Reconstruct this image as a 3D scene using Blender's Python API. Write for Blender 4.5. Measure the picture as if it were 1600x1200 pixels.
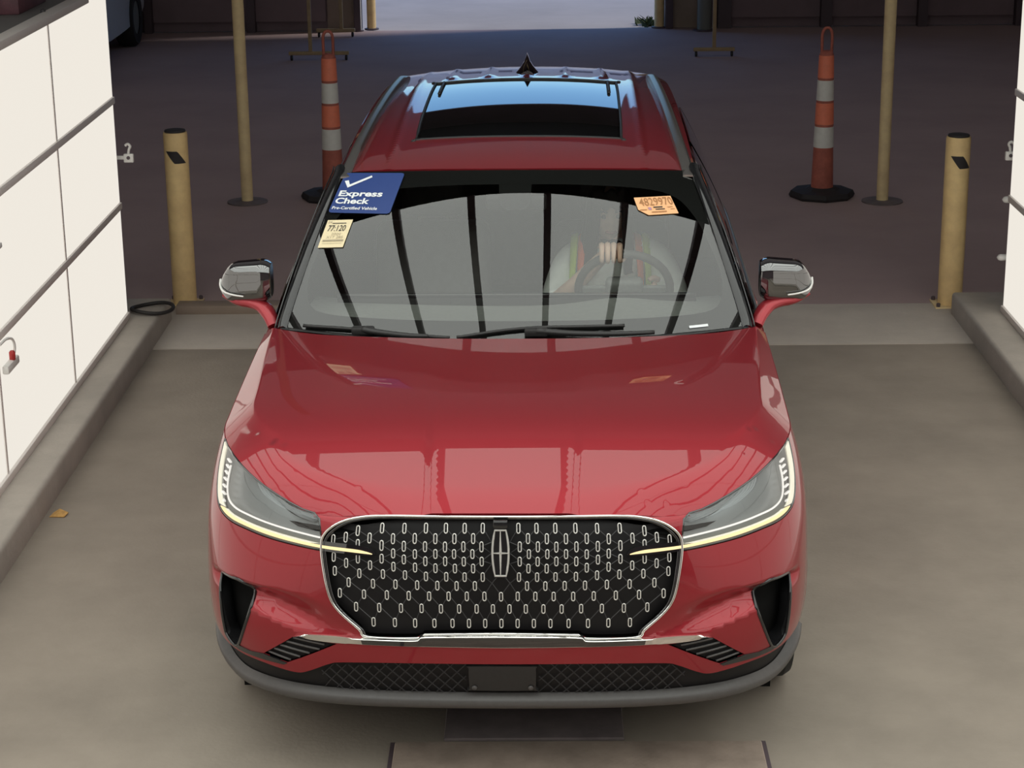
import bpy, bmesh, math, random
import numpy as np
from math import *
from mathutils import Matrix, Vector
from mathutils.geometry import delaunay_2d_cdt

for o in list(bpy.data.objects):
    bpy.data.objects.remove(o)
SC = bpy.context.scene
COL = SC.collection
random.seed(7)

# ------------------------------------------------------------------ camera
cam_d = bpy.data.cameras.new('camera')
cam = bpy.data.objects.new('camera', cam_d)
COL.objects.link(cam)
cam_d.sensor_width = 36.0
cam_d.lens = 36.0 * 3126.6 / 1600.0
cam_d.clip_end = 300
_pi, _ya, _ro = radians(17.268), radians(.7956), radians(.64)
_f = Vector((-sin(_ya) * cos(_pi), cos(_ya) * cos(_pi), -sin(_pi)))
_r = Vector((cos(_ya), sin(_ya), 0))
_d = _f.cross(_r)
_r2 = _r * cos(_ro) + _d * sin(_ro)
_d2 = -_r * sin(_ro) + _d * cos(_ro)
_m = Matrix((_r2, -_d2, -_f)).transposed().to_4x4()
_m.translation = Vector((.1033, -5.609, 3.106))
cam.matrix_world = _m
SC.camera = cam

# ------------------------------------------------------------------ world, exposure
w = bpy.data.worlds.new('world')
SC.world = w
w.use_nodes = True
nt = w.node_tree
nt.nodes.clear()
wo = nt.nodes.new('ShaderNodeOutputWorld')
wb = nt.nodes.new('ShaderNodeBackground')
sky = nt.nodes.new('ShaderNodeTexSky')
sky.sky_type = 'NISHITA'
sky.sun_disc = False
sky.sun_elevation = radians(52)
sky.sun_rotation = radians(200)
sky.air_density = 1.2
sky.dust_density = .0
sky.ozone_density = 4.0
wb.inputs['Strength'].default_value = .15
tint = nt.nodes.new('ShaderNodeMix')
tint.data_type = 'RGBA'
tint.blend_type = 'MULTIPLY'
tint.inputs['Factor'].default_value = 1
tint.inputs[7].default_value = (.72, .98, 1.25, 1)
nt.links.new(sky.outputs[0], tint.inputs[6])
nt.links.new(tint.outputs[2], wb.inputs[0])
nt.links.new(wb.outputs[0], wo.inputs[0])
SC.view_settings.view_transform = 'Standard'
SC.view_settings.look = 'None'
SC.view_settings.gamma = 1
SC.view_settings.use_curve_mapping = False
SC.view_settings.exposure = 0.0
CEIL_L = 2.05     # radiance of the overhead light panels
WALL_L = .87      # radiance of the side light panels

sun = bpy.data.lights.new('sun', 'SUN')
sun.energy = 2.0
sun.color = (1., .93, .86)
sun.angle = radians(8)
sun_o = bpy.data.objects.new('sun', sun)
sun_o.rotation_euler = (radians(-6), radians(42), 0)
COL.objects.link(sun_o)
# added dim fill that lifts the dark hall behind the bay; no lamp hangs there
for hx_, hy_ in ((0, 10.2),):
    la = bpy.data.lights.new('hall_fill', 'AREA')
    la.shape = 'RECTANGLE'
    la.size, la.size_y = 26., 11.2
    la.energy = 98
    la.color = (1., .93, .92)
    lo_ = bpy.data.objects.new('hall_fill', la)
    lo_.location = (hx_, hy_, 6.1)
    COL.objects.link(lo_)

# ------------------------------------------------------------------ materials
def mat(name, col, rough=.5, metal=0., coat=0., spec=.5, noise=0., nscale=20., bump=0., bscale=200., emit=None, estr=1., coat_r=.02, dark=None):
    m = bpy.data.materials.new(name)
    m.use_nodes = True
    t = m.node_tree
    p = t.nodes['Principled BSDF']
    p.inputs['Base Color'].default_value = (*col, 1)
    p.inputs['Roughness'].default_value = rough
    p.inputs['Metallic'].default_value = metal
    p.inputs['Specular IOR Level'].default_value = spec
    p.inputs['Coat Weight'].default_value = coat
    p.inputs['Coat Roughness'].default_value = coat_r
    if emit:
        p.inputs['Emission Color'].default_value = (*emit, 1)
        p.inputs['Emission Strength'].default_value = estr
    tc = None
    if noise or bump:
        tc = t.nodes.new('ShaderNodeTexCoord')
    if noise:
        n = t.nodes.new('ShaderNodeTexNoise')
        n.inputs['Scale'].default_value = nscale
        n.inputs['Detail'].default_value = 6
        n.inputs['Roughness'].default_value = .62
        r = t.nodes.new('ShaderNodeValToRGB')
        d = dark or tuple(c * (1 - noise) for c in col)
        r.color_ramp.elements[0].color = (*d, 1)
        r.color_ramp.elements[0].position = .28
        r.color_ramp.elements[1].color = (*[min(1, c * (1 + noise * .6)) for c in col], 1)
        r.color_ramp.elements[1].position = .72
        t.links.new(tc.outputs['Object'], n.inputs['Vector'])
        t.links.new(n.outputs['Fac'], r.inputs[0])
        t.links.new(r.outputs[0], p.inputs['Base Color'])
    if bump:
        n2 = t.nodes.new('ShaderNodeTexNoise')
        n2.inputs['Scale'].default_value = bscale
        b = t.nodes.new('ShaderNodeBump')
        b.inputs['Strength'].default_value = bump
        b.inputs['Distance'].default_value = .01
        t.links.new(tc.outputs['Object'], n2.inputs['Vector'])
        t.links.new(n2.outputs['Fac'], b.inputs['Height'])
        t.links.new(b.outputs[0], p.inputs['Normal'])
    return m

def emis(name, col, s):
    m = bpy.data.materials.new(name)
    m.use_nodes = True
    t = m.node_tree
    t.nodes.clear()
    o = t.nodes.new('ShaderNodeOutputMaterial')
    e = t.nodes.new('ShaderNodeEmission')
    e.inputs[0].default_value = (*col, 1)
    e.inputs[1].default_value = s
    t.links.new(e.outputs[0], o.inputs[0])
    return m

def glass(name, tint, ior=1.5, boost=1.0):
    # thin automotive glass: tinted transmission plus mirror reflection by Fresnel (both faces of the pane)
    m = bpy.data.materials.new(name)
    m.use_nodes = True
    t = m.node_tree
    t.nodes.clear()
    o = t.nodes.new('ShaderNodeOutputMaterial')
    tr = t.nodes.new('ShaderNodeBsdfTransparent')
    tr.inputs[0].default_value = (*tint, 1)
    gl = t.nodes.new('ShaderNodeBsdfGlossy')
    gl.inputs['Roughness'].default_value = .0
    gl.inputs[0].default_value = (1, 1, 1, 1)
    fr = t.nodes.new('ShaderNodeFresnel')
    fr.inputs[0].default_value = ior
    mu = t.nodes.new('ShaderNodeMath')
    mu.operation = 'MULTIPLY'
    mu.use_clamp = True
    mu.inputs[1].default_value = boost
    mx = t.nodes.new('ShaderNodeMixShader')
    t.links.new(fr.outputs[0], mu.inputs[0])
    t.links.new(mu.outputs[0], mx.inputs[0])
    t.links.new(tr.outputs[0], mx.inputs[1])
    t.links.new(gl.outputs[0], mx.inputs[2])
    t.links.new(mx.outputs[0], o.inputs[0])
    return m

M = {}
M['paint'] = mat('red_metallic_paint', (.325, .022, .031), rough=.36, metal=.5, coat=1., coat_r=.01, spec=.2)
M['paint'].node_tree.nodes['Principled BSDF'].inputs['Coat IOR'].default_value = 1.42
M['black_gloss'] = mat('gloss_black', (.012, .012, .013), rough=.12, coat=.6)
M['piano'] = mat('piano_black', (.006, .006, .007), rough=.03, coat=1., spec=.9)
M['mirrorcap'] = mat('mirror_cap_black', (.006, .006, .007), rough=.02, coat=1., spec=.9)
M['mirrorcap'].node_tree.nodes['Principled BSDF'].inputs['IOR'].default_value = 1.9
M['plastic'] = mat('black_plastic', (.022, .021, .021), rough=.45, noise=.15, nscale=90)
M['lipgrey'] = mat('grey_black_plastic', (.088, .083, .082), rough=.42, noise=.12, nscale=60)
M['void'] = mat('dark_cavity', (.006, .006, .006), rough=.9, spec=.1)
M['gmesh'] = mat('grille_mesh_black', (.032, .030, .032), rough=.4)
M['gback'] = mat('grille_backing', (.011, .010, .011), rough=.5, spec=.3)
M['chrome'] = mat('chrome', (.86, .85, .82), rough=.07, metal=1.)
M['pill'] = mat('bright_pill', (.88, .86, .82), rough=.32, metal=.6)
M['satin'] = mat('satin_chrome', (.80, .79, .76), rough=.28, metal=1.)
M['rail'] = mat('brushed_aluminium', (.46, .46, .43), rough=.33, metal=1.)
M['wind'] = glass('windshield_glass', (.93, .96, .93), 1.52, 2.0)
M['doorglass'] = glass('front_door_glass', (.80, .83, .80), 1.5, 1.5)
M['sideglass'] = glass('side_glass', (.10, .11, .11), 1.5, 1.5)
M['roofglass'] = mat('panoramic_glass', (.006, .006, .006), rough=.01, coat=.3)
M['lens'] = glass('headlight_lens', (.80, .82, .83), 1.5, 1.7)
M['lamp_in'] = mat('headlight_reflector', (.42, .44, .44), rough=.35, metal=.3)
M['lamp_dark'] = mat('headlight_bezel', (.34, .35, .35), rough=.4, metal=.1)
M['drl'] = emis('daytime_light_warm', (1., .80, .42), 1.25)
M['drl_w'] = emis('daytime_light_white', (1., .95, .86), 1.1)
M['drl_d'] = mat('light_guide', (.78, .76, .66), rough=.25, emit=(1., .90, .68), estr=.22)
M['frit'] = mat('ceramic_frit', (.006, .006, .006), rough=.6, spec=.2)
M['rubber'] = mat('tyre_rubber', (.018, .018, .018), rough=.8, bump=.1)
M['alloy'] = mat('alloy_wheel', (.35, .35, .36), rough=.3, metal=1.)
M['seat'] = mat('dark_leather', (.10, .095, .09), rough=.55, noise=.2, nscale=30)
M['dash'] = mat('dashboard_grey', (.20, .205, .195), rough=.6, noise=.15, nscale=60)
M['headliner'] = mat('headliner_grey', (.30, .29, .27), rough=.9)
M['skin'] = mat('skin', (.80, .54, .41), rough=.55, noise=.10, nscale=30)
M['hair'] = mat('dark_hair', (.022, .016, .013), rough=.5, noise=.4, nscale=60)
M['shirt'] = mat('pale_grey_cotton', (.82, .84, .80), rough=.9, noise=.08, nscale=25)
M['vest_g'] = mat('hi_vis_green', (.50, .68, .06), rough=.8)
M['vest_o'] = mat('hi_vis_orange', (.95, .16, .05), rough=.8)
M['lip'] = mat('lip_tone', (.42, .15, .13), rough=.5)
M['eye'] = mat('eye_dark', (.03, .02, .015), rough=.3)
M['yellow'] = mat('worn_yellow_paint', (.95, .66, .32), rough=.6, noise=.22, nscale=7)
M['poleyellow'] = mat('dull_yellow_paint', (.95, .72, .40), rough=.65, noise=.2, nscale=7)
M['standyellow'] = mat('dark_stand_paint', (.46, .34, .19), rough=.7, noise=.2, nscale=7)  # darker tone of the pole yellow, used for the stands
M['capblack'] = mat('black_cap', (.028, .024, .026), rough=.7)
M['orange'] = mat('orange_reflective', (.95, .26, .15), rough=.5, noise=.08, nscale=30)
M['cone_low'] = mat('dirty_orange_plastic', (.48, .14, .10), rough=.7, noise=.3, nscale=12)
M['white_band'] = mat('white_reflective', (.80, .80, .75), rough=.5, noise=.06, nscale=30)
M['white_pl'] = mat('white_plastic', (.78, .77, .74), rough=.45)
M['red_pl'] = mat('red_plastic', (.45, .03, .03), rough=.45)
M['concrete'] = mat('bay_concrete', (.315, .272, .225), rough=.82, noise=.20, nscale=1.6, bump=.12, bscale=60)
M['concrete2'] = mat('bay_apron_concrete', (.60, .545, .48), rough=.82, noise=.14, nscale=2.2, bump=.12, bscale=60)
M['kerb'] = mat('kerb_concrete', (.47, .43, .38), rough=.85, noise=.18, nscale=3.0, bump=.15, bscale=50)
M['asphalt'] = mat('hall_floor', (.49, .375, .365), rough=.95, spec=.15, noise=.12, nscale=.8, bump=.1, bscale=60)
M['outside'] = mat('yard_asphalt', (.47, .42, .385), rough=.9, noise=.15, nscale=.7)
M['frame'] = mat('grey_frame', (.85, .80, .76), rough=.6)
M['ledge'] = mat('ledge_light_grey', (.62, .56, .52), rough=.6)
M['boxgrey'] = mat('light_box_housing', (.12, .11, .105), rough=.6, noise=.1, nscale=6)
M['darkwall'] = mat('dark_panel', (.24, .18, .195), rough=.85, noise=.12, nscale=2)
M['darkpost'] = mat('dark_post', (.10, .074, .085), rough=.6)
M['brownwall'] = mat('brown_panel', (.32, .25, .20), rough=.7, noise=.15, nscale=4)
M['greypipe'] = mat('grey_green_pipe', (.17, .18, .165), rough=.6)
M['hallceil'] = mat('hall_ceiling', (.05, .045, .045), rough=.9)
M['maroon'] = mat('maroon_box', (.10, .035, .045), rough=.6, noise=.3, nscale=25)
M['paper'] = mat('orange_paper', (.62, .36, .12), rough=.9, noise=.25, nscale=60)
M['hose'] = mat('black_hose', (.02, .018, .018), rough=.6)
M['leafgreen'] = mat('shrub_green', (.06, .09, .04), rough=.8, noise=.5, nscale=12)
M['carwhite'] = mat('white_car_paint', (.55, .58, .62), rough=.35, coat=.8)
M['panel_w'] = emis('wall_light_panel', (1., .94, .845), WALL_L)
M['panel_c'] = emis('ceiling_light_panel', (.97, 1., .94), CEIL_L)
M['st_blue'] = mat('blue_print', (.020, .050, .200), rough=.5)
M['st_white'] = mat('white_print', (.82, .84, .86), rough=.5)
M['st_yellow'] = mat('cream_paper', (.80, .68, .44), rough=.7)
M['st_orange'] = mat('peach_paper', (.90, .50, .25), rough=.7)
M['ink'] = mat('black_ink', (.05, .045, .045), rough=.7)
M['ink_g'] = mat('grey_ink', (.38, .33, .24), rough=.7)
M['ink_o'] = mat('brown_ink', (.42, .20, .08), rough=.7)
M['ink_p'] = mat('purple_ink', (.45, .25, .35), rough=.7)
M['tail'] = mat('tail_lamp_red', (.35, .01, .01), rough=.15, coat=1.)

def treadplate(name):
    m = mat(name, (.36, .285, .235), rough=.7, noise=.3, nscale=6)
    t = m.node_tree
    p = t.nodes['Principled BSDF']
    tc = t.nodes.new('ShaderNodeTexCoord')
    ck = t.nodes.new('ShaderNodeTexChecker')
    ck.inputs['Scale'].default_value = 55
    mp = t.nodes.new('ShaderNodeMapping')
    mp.inputs['Rotation'].default_value = (0, 0, radians(45))
    b = t.nodes.new('ShaderNodeBump')
    b.inputs['Strength'].default_value = 1.
    b.inputs['Distance'].default_value = .012
    t.links.new(tc.outputs['Object'], mp.inputs[0])
    t.links.new(mp.outputs[0], ck.inputs[0])
    t.links.new(ck.outputs['Fac'], b.inputs['Height'])
    t.links.new(b.outputs[0], p.inputs['Normal'])
    return m
M['tread'] = treadplate('tread_plate_steel')
M['darkplate'] = mat('dark_steel_plate', (.20, .165, .165), rough=.8, metal=.0, noise=.25, nscale=9)

# ------------------------------------------------------------------ mesh helpers
def link(o, parent=None):
    COL.objects.link(o)
    if parent is not None:
        o.parent = parent
    return o

def mesh(name, V, F, material, parent=None, smooth=True, normals=None, auto=None):
    me = bpy.data.meshes.new(name)
    me.from_pydata([tuple(map(float, v)) for v in V], [], [tuple(map(int, f)) for f in F])
    me.update()
    ms = material if isinstance(material, (list, tuple)) else [material]
    for m in ms:
        me.materials.append(m)
    if smooth:
        me.shade_smooth()
        if auto is not None:
            me.set_sharp_from_angle(angle=radians(auto))
    if normals is not None:
        me.normals_split_custom_set_from_vertices([tuple(map(float, n)) for n in normals])
    return link(bpy.data.objects.new(name, me), parent)

class MB:
    """collects several shapes that form one solid part"""
    def __init__(s): s.V, s.F = [], []
    def add(s, V, F):
        o = len(s.V)
        s.V += [tuple(map(float, v)) for v in V]
        s.F += [tuple(i + o for i in f) for f in F]
        return s
    def build(s, name, m, parent=None, smooth=True, auto=40): return mesh(name, s.V, s.F, m, parent, smooth, None, auto)

def g_box(cx, cy, cz, sx, sy, sz, bev=0., seg=2, rot=None):
    bm = bmesh.new()
    bmesh.ops.create_cube(bm, size=1.)
    bmesh.ops.scale(bm, vec=(sx, sy, sz), verts=bm.verts)
    if bev:
        bmesh.ops.bevel(bm, geom=bm.edges[:], offset=bev, segments=seg, affect='EDGES', profile=.5)
    if rot is not None:
        bmesh.ops.transform(bm, matrix=rot.to_4x4(), verts=bm.verts)
    bm.verts.index_update()
    V = [(v.co.x + cx, v.co.y + cy, v.co.z + cz) for v in bm.verts]
    F = [[v.index for v in f.verts] for f in bm.faces]
    bm.free()
    return V, F

def box(name, x0, x1, y0, y1, z0, z1, m, parent=None, bev=0., seg=2):
    V, F = g_box((x0 + x1) / 2, (y0 + y1) / 2, (z0 + z1) / 2, x1 - x0, y1 - y0, z1 - z0, bev, seg)
    return mesh(name, V, F, m, parent, bool(bev), None, 35 if bev else None)

def g_lathe(prof, n=32, axis='z', org=(0, 0, 0)):
    V, F = [], []
    for r, h in prof:
        for k in range(n):
            a = 2 * pi * k / n
            c, s = r * cos(a), r * sin(a)
            p = {'z': (c, s, h), 'x': (h, c, s), 'y': (s, h, c)}[axis]
            V.append((p[0] + org[0], p[1] + org[1], p[2] + org[2]))
    for i in range(len(prof) - 1):
        for k in range(n):
            k2 = (k + 1) % n
            F.append((i * n + k, i * n + k2, (i + 1) * n + k2, (i + 1) * n + k))
    F.append(tuple(reversed(range(n))))
    F.append(tuple((len(prof) - 1) * n + k for k in range(n)))
    return V, F

def g_tube(path, rad, n=8, closed=False, flat=1., up=None, caps=True):
    P = np.array(path, float)
    N = len(P)
    R = np.full(N, rad) if np.isscalar(rad) else np.array(rad, float)
    if closed:
        T = np.roll(P, -1, 0) - np.roll(P, 1, 0)
    else:
        T = np.gradient(P, axis=0)
    T /= np.linalg.norm(T, axis=1)[:, None] + 1e-12
    u = np.array(up if up is not None else (0, 0, 1.))
    V, F = [], []
    prev = None
    for i in range(N):
        if up is not None or prev is None:
            a = np.cross(u, T[i])
            if np.linalg.norm(a) < 1e-4:
                a = np.cross((0, 1., .1), T[i])
        else:
            a = prev - T[i] * (prev @ T[i])
        a /= np.linalg.norm(a)
        prev = a
        b = np.cross(T[i], a)
        for k in range(n):
            t = 2 * pi * k / n
            V.append(P[i] + (a * cos(t) + b * sin(t) * flat) * R[i])
    M_ = N if closed else N - 1
    for i in range(M_):
        j = (i + 1) % N
        for k in range(n):
            k2 = (k + 1) % n
            F.append((i * n + k, i * n + k2, j * n + k2, j * n + k))
    if not closed and caps:
        F.append(tuple(reversed(range(n))))
        F.append(tuple((N - 1) * n + k for k in range(n)))
    return V, F

def tube(name, path, rad, m, parent=None, n=8, closed=False, flat=1., up=None):
    V, F = g_tube(path, rad, n, closed, flat, up)
    return mesh(name, V, F, m, parent, True, None, 50)

def g_grid(fn, us, vs):
    U, W = np.meshgrid(us, vs)
    P = fn(U.ravel(), W.ravel())
    nu, nv = len(us), len(vs)
    F = [(j * nu + i, j * nu + i + 1, (j + 1) * nu + i + 1, (j + 1) * nu + i) for j in range(nv - 1) for i in range(nu - 1)]
    return P, F

def catmull(pts, n=6, closed=False):
    P = np.array(pts, float)
    N = len(P)
    out = []
    for i in range(N if closed else N - 1):
        p0 = P[(i - 1) % N] if (closed or i > 0) else 2 * P[0] - P[1]
        p1, p2 = P[i], P[(i + 1) % N]
        p3 = P[(i + 2) % N] if (closed or i + 2 < N) else 2 * P[-1] - P[-2]
        for k in range(n):
            t = k / n
            out.append(.5 * (2 * p1 + (p2 - p0) * t + (2 * p0 - 5 * p1 + 4 * p2 - p3) * t * t + (3 * p1 - p0 - 3 * p2 + p3) * t ** 3))
    if not closed:
        out.append(P[-1])
    return np.array(out)

def resample(P, sp, closed=True):
    P = np.array(P, float)
    if closed:
        P = np.vstack([P, P[:1]])
    out = []
    for a, b in zip(P[:-1], P[1:]):
        n = max(1, int(np.ceil(np.linalg.norm(b - a) / sp)))
        out += [a + (b - a) * k / n for k in range(n)]
    if not closed:
        out.append(P[-1])
    return np.array(out)

def inpoly(pts, poly):
    x, y = pts[:, 0], pts[:, 1]
    ins = np.zeros(len(pts), bool)
    px, py = poly[:, 0], poly[:, 1]
    j = len(poly) - 1
    for i in range(len(poly)):
        c = ((py[i] > y) != (py[j] > y)) & (x < (px[j] - px[i]) * (y - py[i]) / (py[j] - py[i] + 1e-15) + px[i])
        ins ^= c
        j = i
    return ins

def dist_poly(pts, poly):
    a = poly
    b = np.roll(poly, -1, 0)
    d = np.full(len(pts), 9e9)
    for p, q in zip(a, b):
        e = q - p
        t = np.clip(((pts - p) @ e) / (e @ e + 1e-15), 0, 1)
        d = np.minimum(d, np.linalg.norm(pts - (p + t[:, None] * e), axis=1))
    return d

def patch(name, outer, fn, m, parent=None, holes=(), sp=.02, th=.012, off=0., flip=False, extra=None):
    """a panel: the 2-D outline 'outer' (minus holes) on the surface fn(u, v), with returned edges th deep"""
    rings = [resample(outer, sp * .8)] + [resample(h, sp * .8) for h in holes]
    lo, hi = rings[0].min(0), rings[0].max(0)
    gx = np.arange(lo[0], hi[0] + sp, sp)
    gy = np.arange(lo[1], hi[1] + sp, sp * .87)
    X, Y = np.meshgrid(gx, gy)
    X = X + (np.arange(len(gy)) % 2)[:, None] * sp * .5
    G = np.stack([X.ravel(), Y.ravel()], 1)
    G = G[inpoly(G, rings[0])]
    for h in rings[1:]:
        G = G[~inpoly(G, h)]
    for r in rings:
        if len(G):
            G = G[dist_poly(G, r) > sp * .45]
    if extra is not None:
        X_ = np.array(extra, float)
        dd = np.min(np.hypot(G[:, None, 0] - X_[None, :, 0], G[:, None, 1] - X_[None, :, 1]), axis=1)
        G = np.vstack([G[dd > sp * .55], X_[inpoly(X_, rings[0])]])
    pts, edges = [], []
    for r in rings:
        o = len(pts)
        pts += [tuple(p) for p in r]
        edges += [(o + i, o + (i + 1) % len(r)) for i in range(len(r))]
    pts += [tuple(p) for p in G]
    res = delaunay_2d_cdt([Vector(p) for p in pts], edges, [], 0, 1e-7)
    V2 = np.array([tuple(v) for v in res[0]])
    T = np.array([f for f in res[2]])
    cen = V2[T].mean(1)
    keep = inpoly(cen, rings[0])
    for h in rings[1:]:
        keep &= ~inpoly(cen, h)
    T = T[keep]
    # CCW
    a, b, c = V2[T[:, 0]], V2[T[:, 1]], V2[T[:, 2]]
    cr = (b[:, 0] - a[:, 0]) * (c[:, 1] - a[:, 1]) - (b[:, 1] - a[:, 1]) * (c[:, 0] - a[:, 0])
    T = np.where((cr < 0)[:, None], T[:, ::-1], T)
    T = T[np.abs(cr) > 1e-10]
    e = 2e-4
    u, v = V2[:, 0], V2[:, 1]
    P = fn(u, v)
    n = np.cross(fn(u + e, v) - fn(u - e, v), fn(u, v + e) - fn(u, v - e))
    n /= np.linalg.norm(n, axis=1)[:, None] + 1e-15
    if flip:
        n = -n
        T = T[:, ::-1]
    if off:
        P = P + n * off
    V = [tuple(p) for p in P]
    NN = [tuple(q) for q in n]
    F = [tuple(t) for t in T]
    if th:
        cnt = {}
        for t in T:
            for i in range(3):
                k = (t[i], t[(i + 1) % 3])
                cnt[k] = 1
        for (i, j) in list(cnt):
            if (j, i) not in cnt:
                ed = P[j] - P[i]
                sn = np.cross(ed, n[i])
                sn /= np.linalg.norm(sn) + 1e-12
                o = len(V)
                V += [tuple(P[i]), tuple(P[j]), tuple(P[j] - n[j] * th), tuple(P[i] - n[i] * th)]
                NN += [tuple(sn)] * 4
                F.append((o, o + 3, o + 2, o + 1))
    return mesh(name, V, F, m, parent, True, NN)

def empty(name, loc=(0, 0, 0), rz=0., parent=None):
    o = bpy.data.objects.new(name, None)
    o.location = loc
    o.rotation_euler = (0, 0, rz)
    o.empty_display_size = .1
    return link(o, parent)

def tag(o, label, cat, group=None):
    o['label'] = label
    o['category'] = cat
    if group:
        o['group'] = group
    return o

def struct(o, label=None):
    o['kind'] = 'structure'
    if label:
        o['label'] = label
    return o

def inst(src, name, parent, mw):
    o = bpy.data.objects.new(name, src.data if hasattr(src, 'data') else src)
    COL.objects.link(o)
    o.parent = parent
    o.matrix_local = mw
    return o

def mirror2(P):
    P = np.array(P, float).copy()
    P[:, 0] *= -1
    return P[::-1]

# ------------------------------------------------------------------ car body surfaces (car frame: x across, y back from the nose, z up)
def spl(xs):
    # natural cubic spline operator: returns f(Y,x)
    xs=np.asarray(xs,float); n=len(xs); h=np.diff(xs)
    A=np.zeros((n,n)); B=np.zeros((n,n)); A[0,0]=A[-1,-1]=1
    for i in range(1,n-1):
        A[i,i-1]=h[i-1]; A[i,i]=2*(h[i-1]+h[i]); A[i,i+1]=h[i]
        B[i,i-1]=6/h[i-1]; B[i,i]=-6/h[i-1]-6/h[i]; B[i,i+1]=6/h[i]
    Mop=np.linalg.solve(A,B)
    def W(x):
        x=np.atleast_1d(np.asarray(x,float)); i=np.clip(np.searchsorted(xs,x)-1,0,n-2)
        hh=h[i]; a=(xs[i+1]-x)/hh; b=(x-xs[i])/hh
        w=np.zeros((len(x),n)); r=np.arange(len(x))
        w[r,i]+=a; w[r,i+1]+=b
        ca=(a**3-a)*hh**2/6; cb=(b**3-b)*hh**2/6
        # clamp extrapolation to linear
        w+=ca[:,None]*Mop[i]+cb[:,None]*Mop[i+1]
        return w
    return W
def S1(xs,ys):
    W=spl(xs); ys=np.asarray(ys,float); lo,hi=xs[0],xs[-1]
    return lambda x: W(np.clip(x,lo,hi))@ys
LF,LS,LR=1.35,3.35,1.25       # nominal lengths: front quarter, flank, rear quarter
BK=np.array([.235,.285,.35,.46,.60,.74,.84,.895,.95])
#      zf   zs   y0   w    D    yr   wr   n
ROWS=[(.235,.240,.125,.905,.50,4.70,.84,4.0),
      (.285,.295,.070,.938,.52,4.78,.90,4.2),
      (.35,.365,.038,.964,.54,4.84,.935,4.3),
      (.46,.47,.012,.982,.55,4.88,.955,4.2),
      (.60,.60,.000,.988,.57,4.90,.965,3.9),
      (.74,.73,.002,.987,.60,4.90,.968,3.5),
      (.84,.84,.014,.981,.65,4.89,.962,3.2),
      (.895,.93,.030,.964,.675,4.87,.945,3.05),
      (.935,.99,.047,.938,.68,4.84,.915,3.0)]
TZT=[0,.12,.2,.305,.36,.415,.47,.54,.61,.69,.78,.86,.93,1.0]; TZV=[.931,.931,.930,.923,.912,.902,.912,.936,.958,.982,1.002,1.010,1.013,1.014]
tz=S1(TZT,TZV)
SIDEY=[.727,1.15,1.6,2.4,3.3,4.34]; SIDEZ=[1.014,1.045,1.070,1.09,1.105,1.12]
sz=S1(SIDEY,SIDEZ)
def _arc(w,D,n):
    ph=np.linspace(0,pi/2,500); X=w*np.sin(ph)**(2/n); Y=D*(1-np.cos(ph))
    s=np.concatenate([[0],np.cumsum(np.hypot(np.diff(X),np.diff(Y)))]); return s/s[-1],X,Y
_ARC=[_arc(r[3],r[4],r[7]) for r in ROWS]; _ARCR=[_arc(r[6],.5,3.2) for r in ROWS]
def rowpts(k,a):
    zf,zs,y0,w,D,yr,wr,n=ROWS[k]
    a=np.asarray(a,float); sg=np.sign(a)+(a==0); t=np.abs(a)
    f=np.clip(t/LF,0,1); g=np.clip((t-LF)/LS,0,1); q=np.clip((t-LF-LS)/LR,0,1)
    s,X,Y=_ARC[k]; x=np.interp(f,s,X); y=y0+np.interp(f,s,Y)
    z=zf+(zs-zf)*f**2*(3-2*f)
    ye=yr-.5; y1=y0+D
    side=t>LF
    y=np.where(side,y1+g*(ye-y1),y); x=np.where(side,w+(wr-w)*g*g*(3-2*g),x)
    z=np.where(side,zs,z)
    if k==8:
        z=np.where(side,sz(y),tz(f))
    if k==7:
        z=np.where(side,.93+.45*(sz(y)-1.014),z)
    rear=q>0
    s,X,Y=_ARCR[k]; qq=1-q
    xr=np.interp(qq,s,X); yrr=yr-np.interp(qq,s,Y)
    x=np.where(rear,xr,x); y=np.where(rear,yrr,y)
    return np.stack([sg*x,y,z],-1)
_WB=spl(BK)
_bv=S1([.45,.502,.663,.83,1.0],[.535,.554,.609,.632,.636]); _br=S1([.45,.664,.85,1.0],[.622,.678,.675,.668]); _bs=S1([.45,.55,.667,.796,1.0],[.520,.528,.548,.578,.60])
def sculpt(a,b):
    # undercut between the headlight bulge and the lower shelf of the bumper
    t=np.abs(a); A=.050*np.clip((t-.44)/.30,0,1)**1.15*np.clip((1.10-t)/.10,0,1)
    bv,br,bs=_bv(t),_br(t),_bs(t)
    up=np.clip((br-b)/(br-bv),0,1); up=up*up*(3-2*up)
    dn=np.clip((b-bs)/(bv-bs),0,1); dn=dn*dn*(3-2*dn)*.35+dn*.65
    return A*np.where(b>bv,up,dn)
def Fs(a,b):
    a=np.atleast_1d(np.asarray(a,float)); b=np.atleast_1d(np.asarray(b,float))
    R=np.stack([rowpts(k,a) for k in range(9)],1)   # N,9,3
    w=_WB(np.clip(b,BK[0],BK[-1]))
    P=np.einsum('nk,nkc->nc',w,R)
    P[:,1]+=sculpt(a,b)
    return P
CARX,CARA=-.0152,radians(-1.028)
def toworld(P):
    c,s=cos(CARA),sin(CARA); P=np.asarray(P)
    return np.stack([CARX+P[...,0]*c-P[...,1]*s,P[...,0]*s+P[...,1]*c,P[...,2]],-1)
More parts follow.
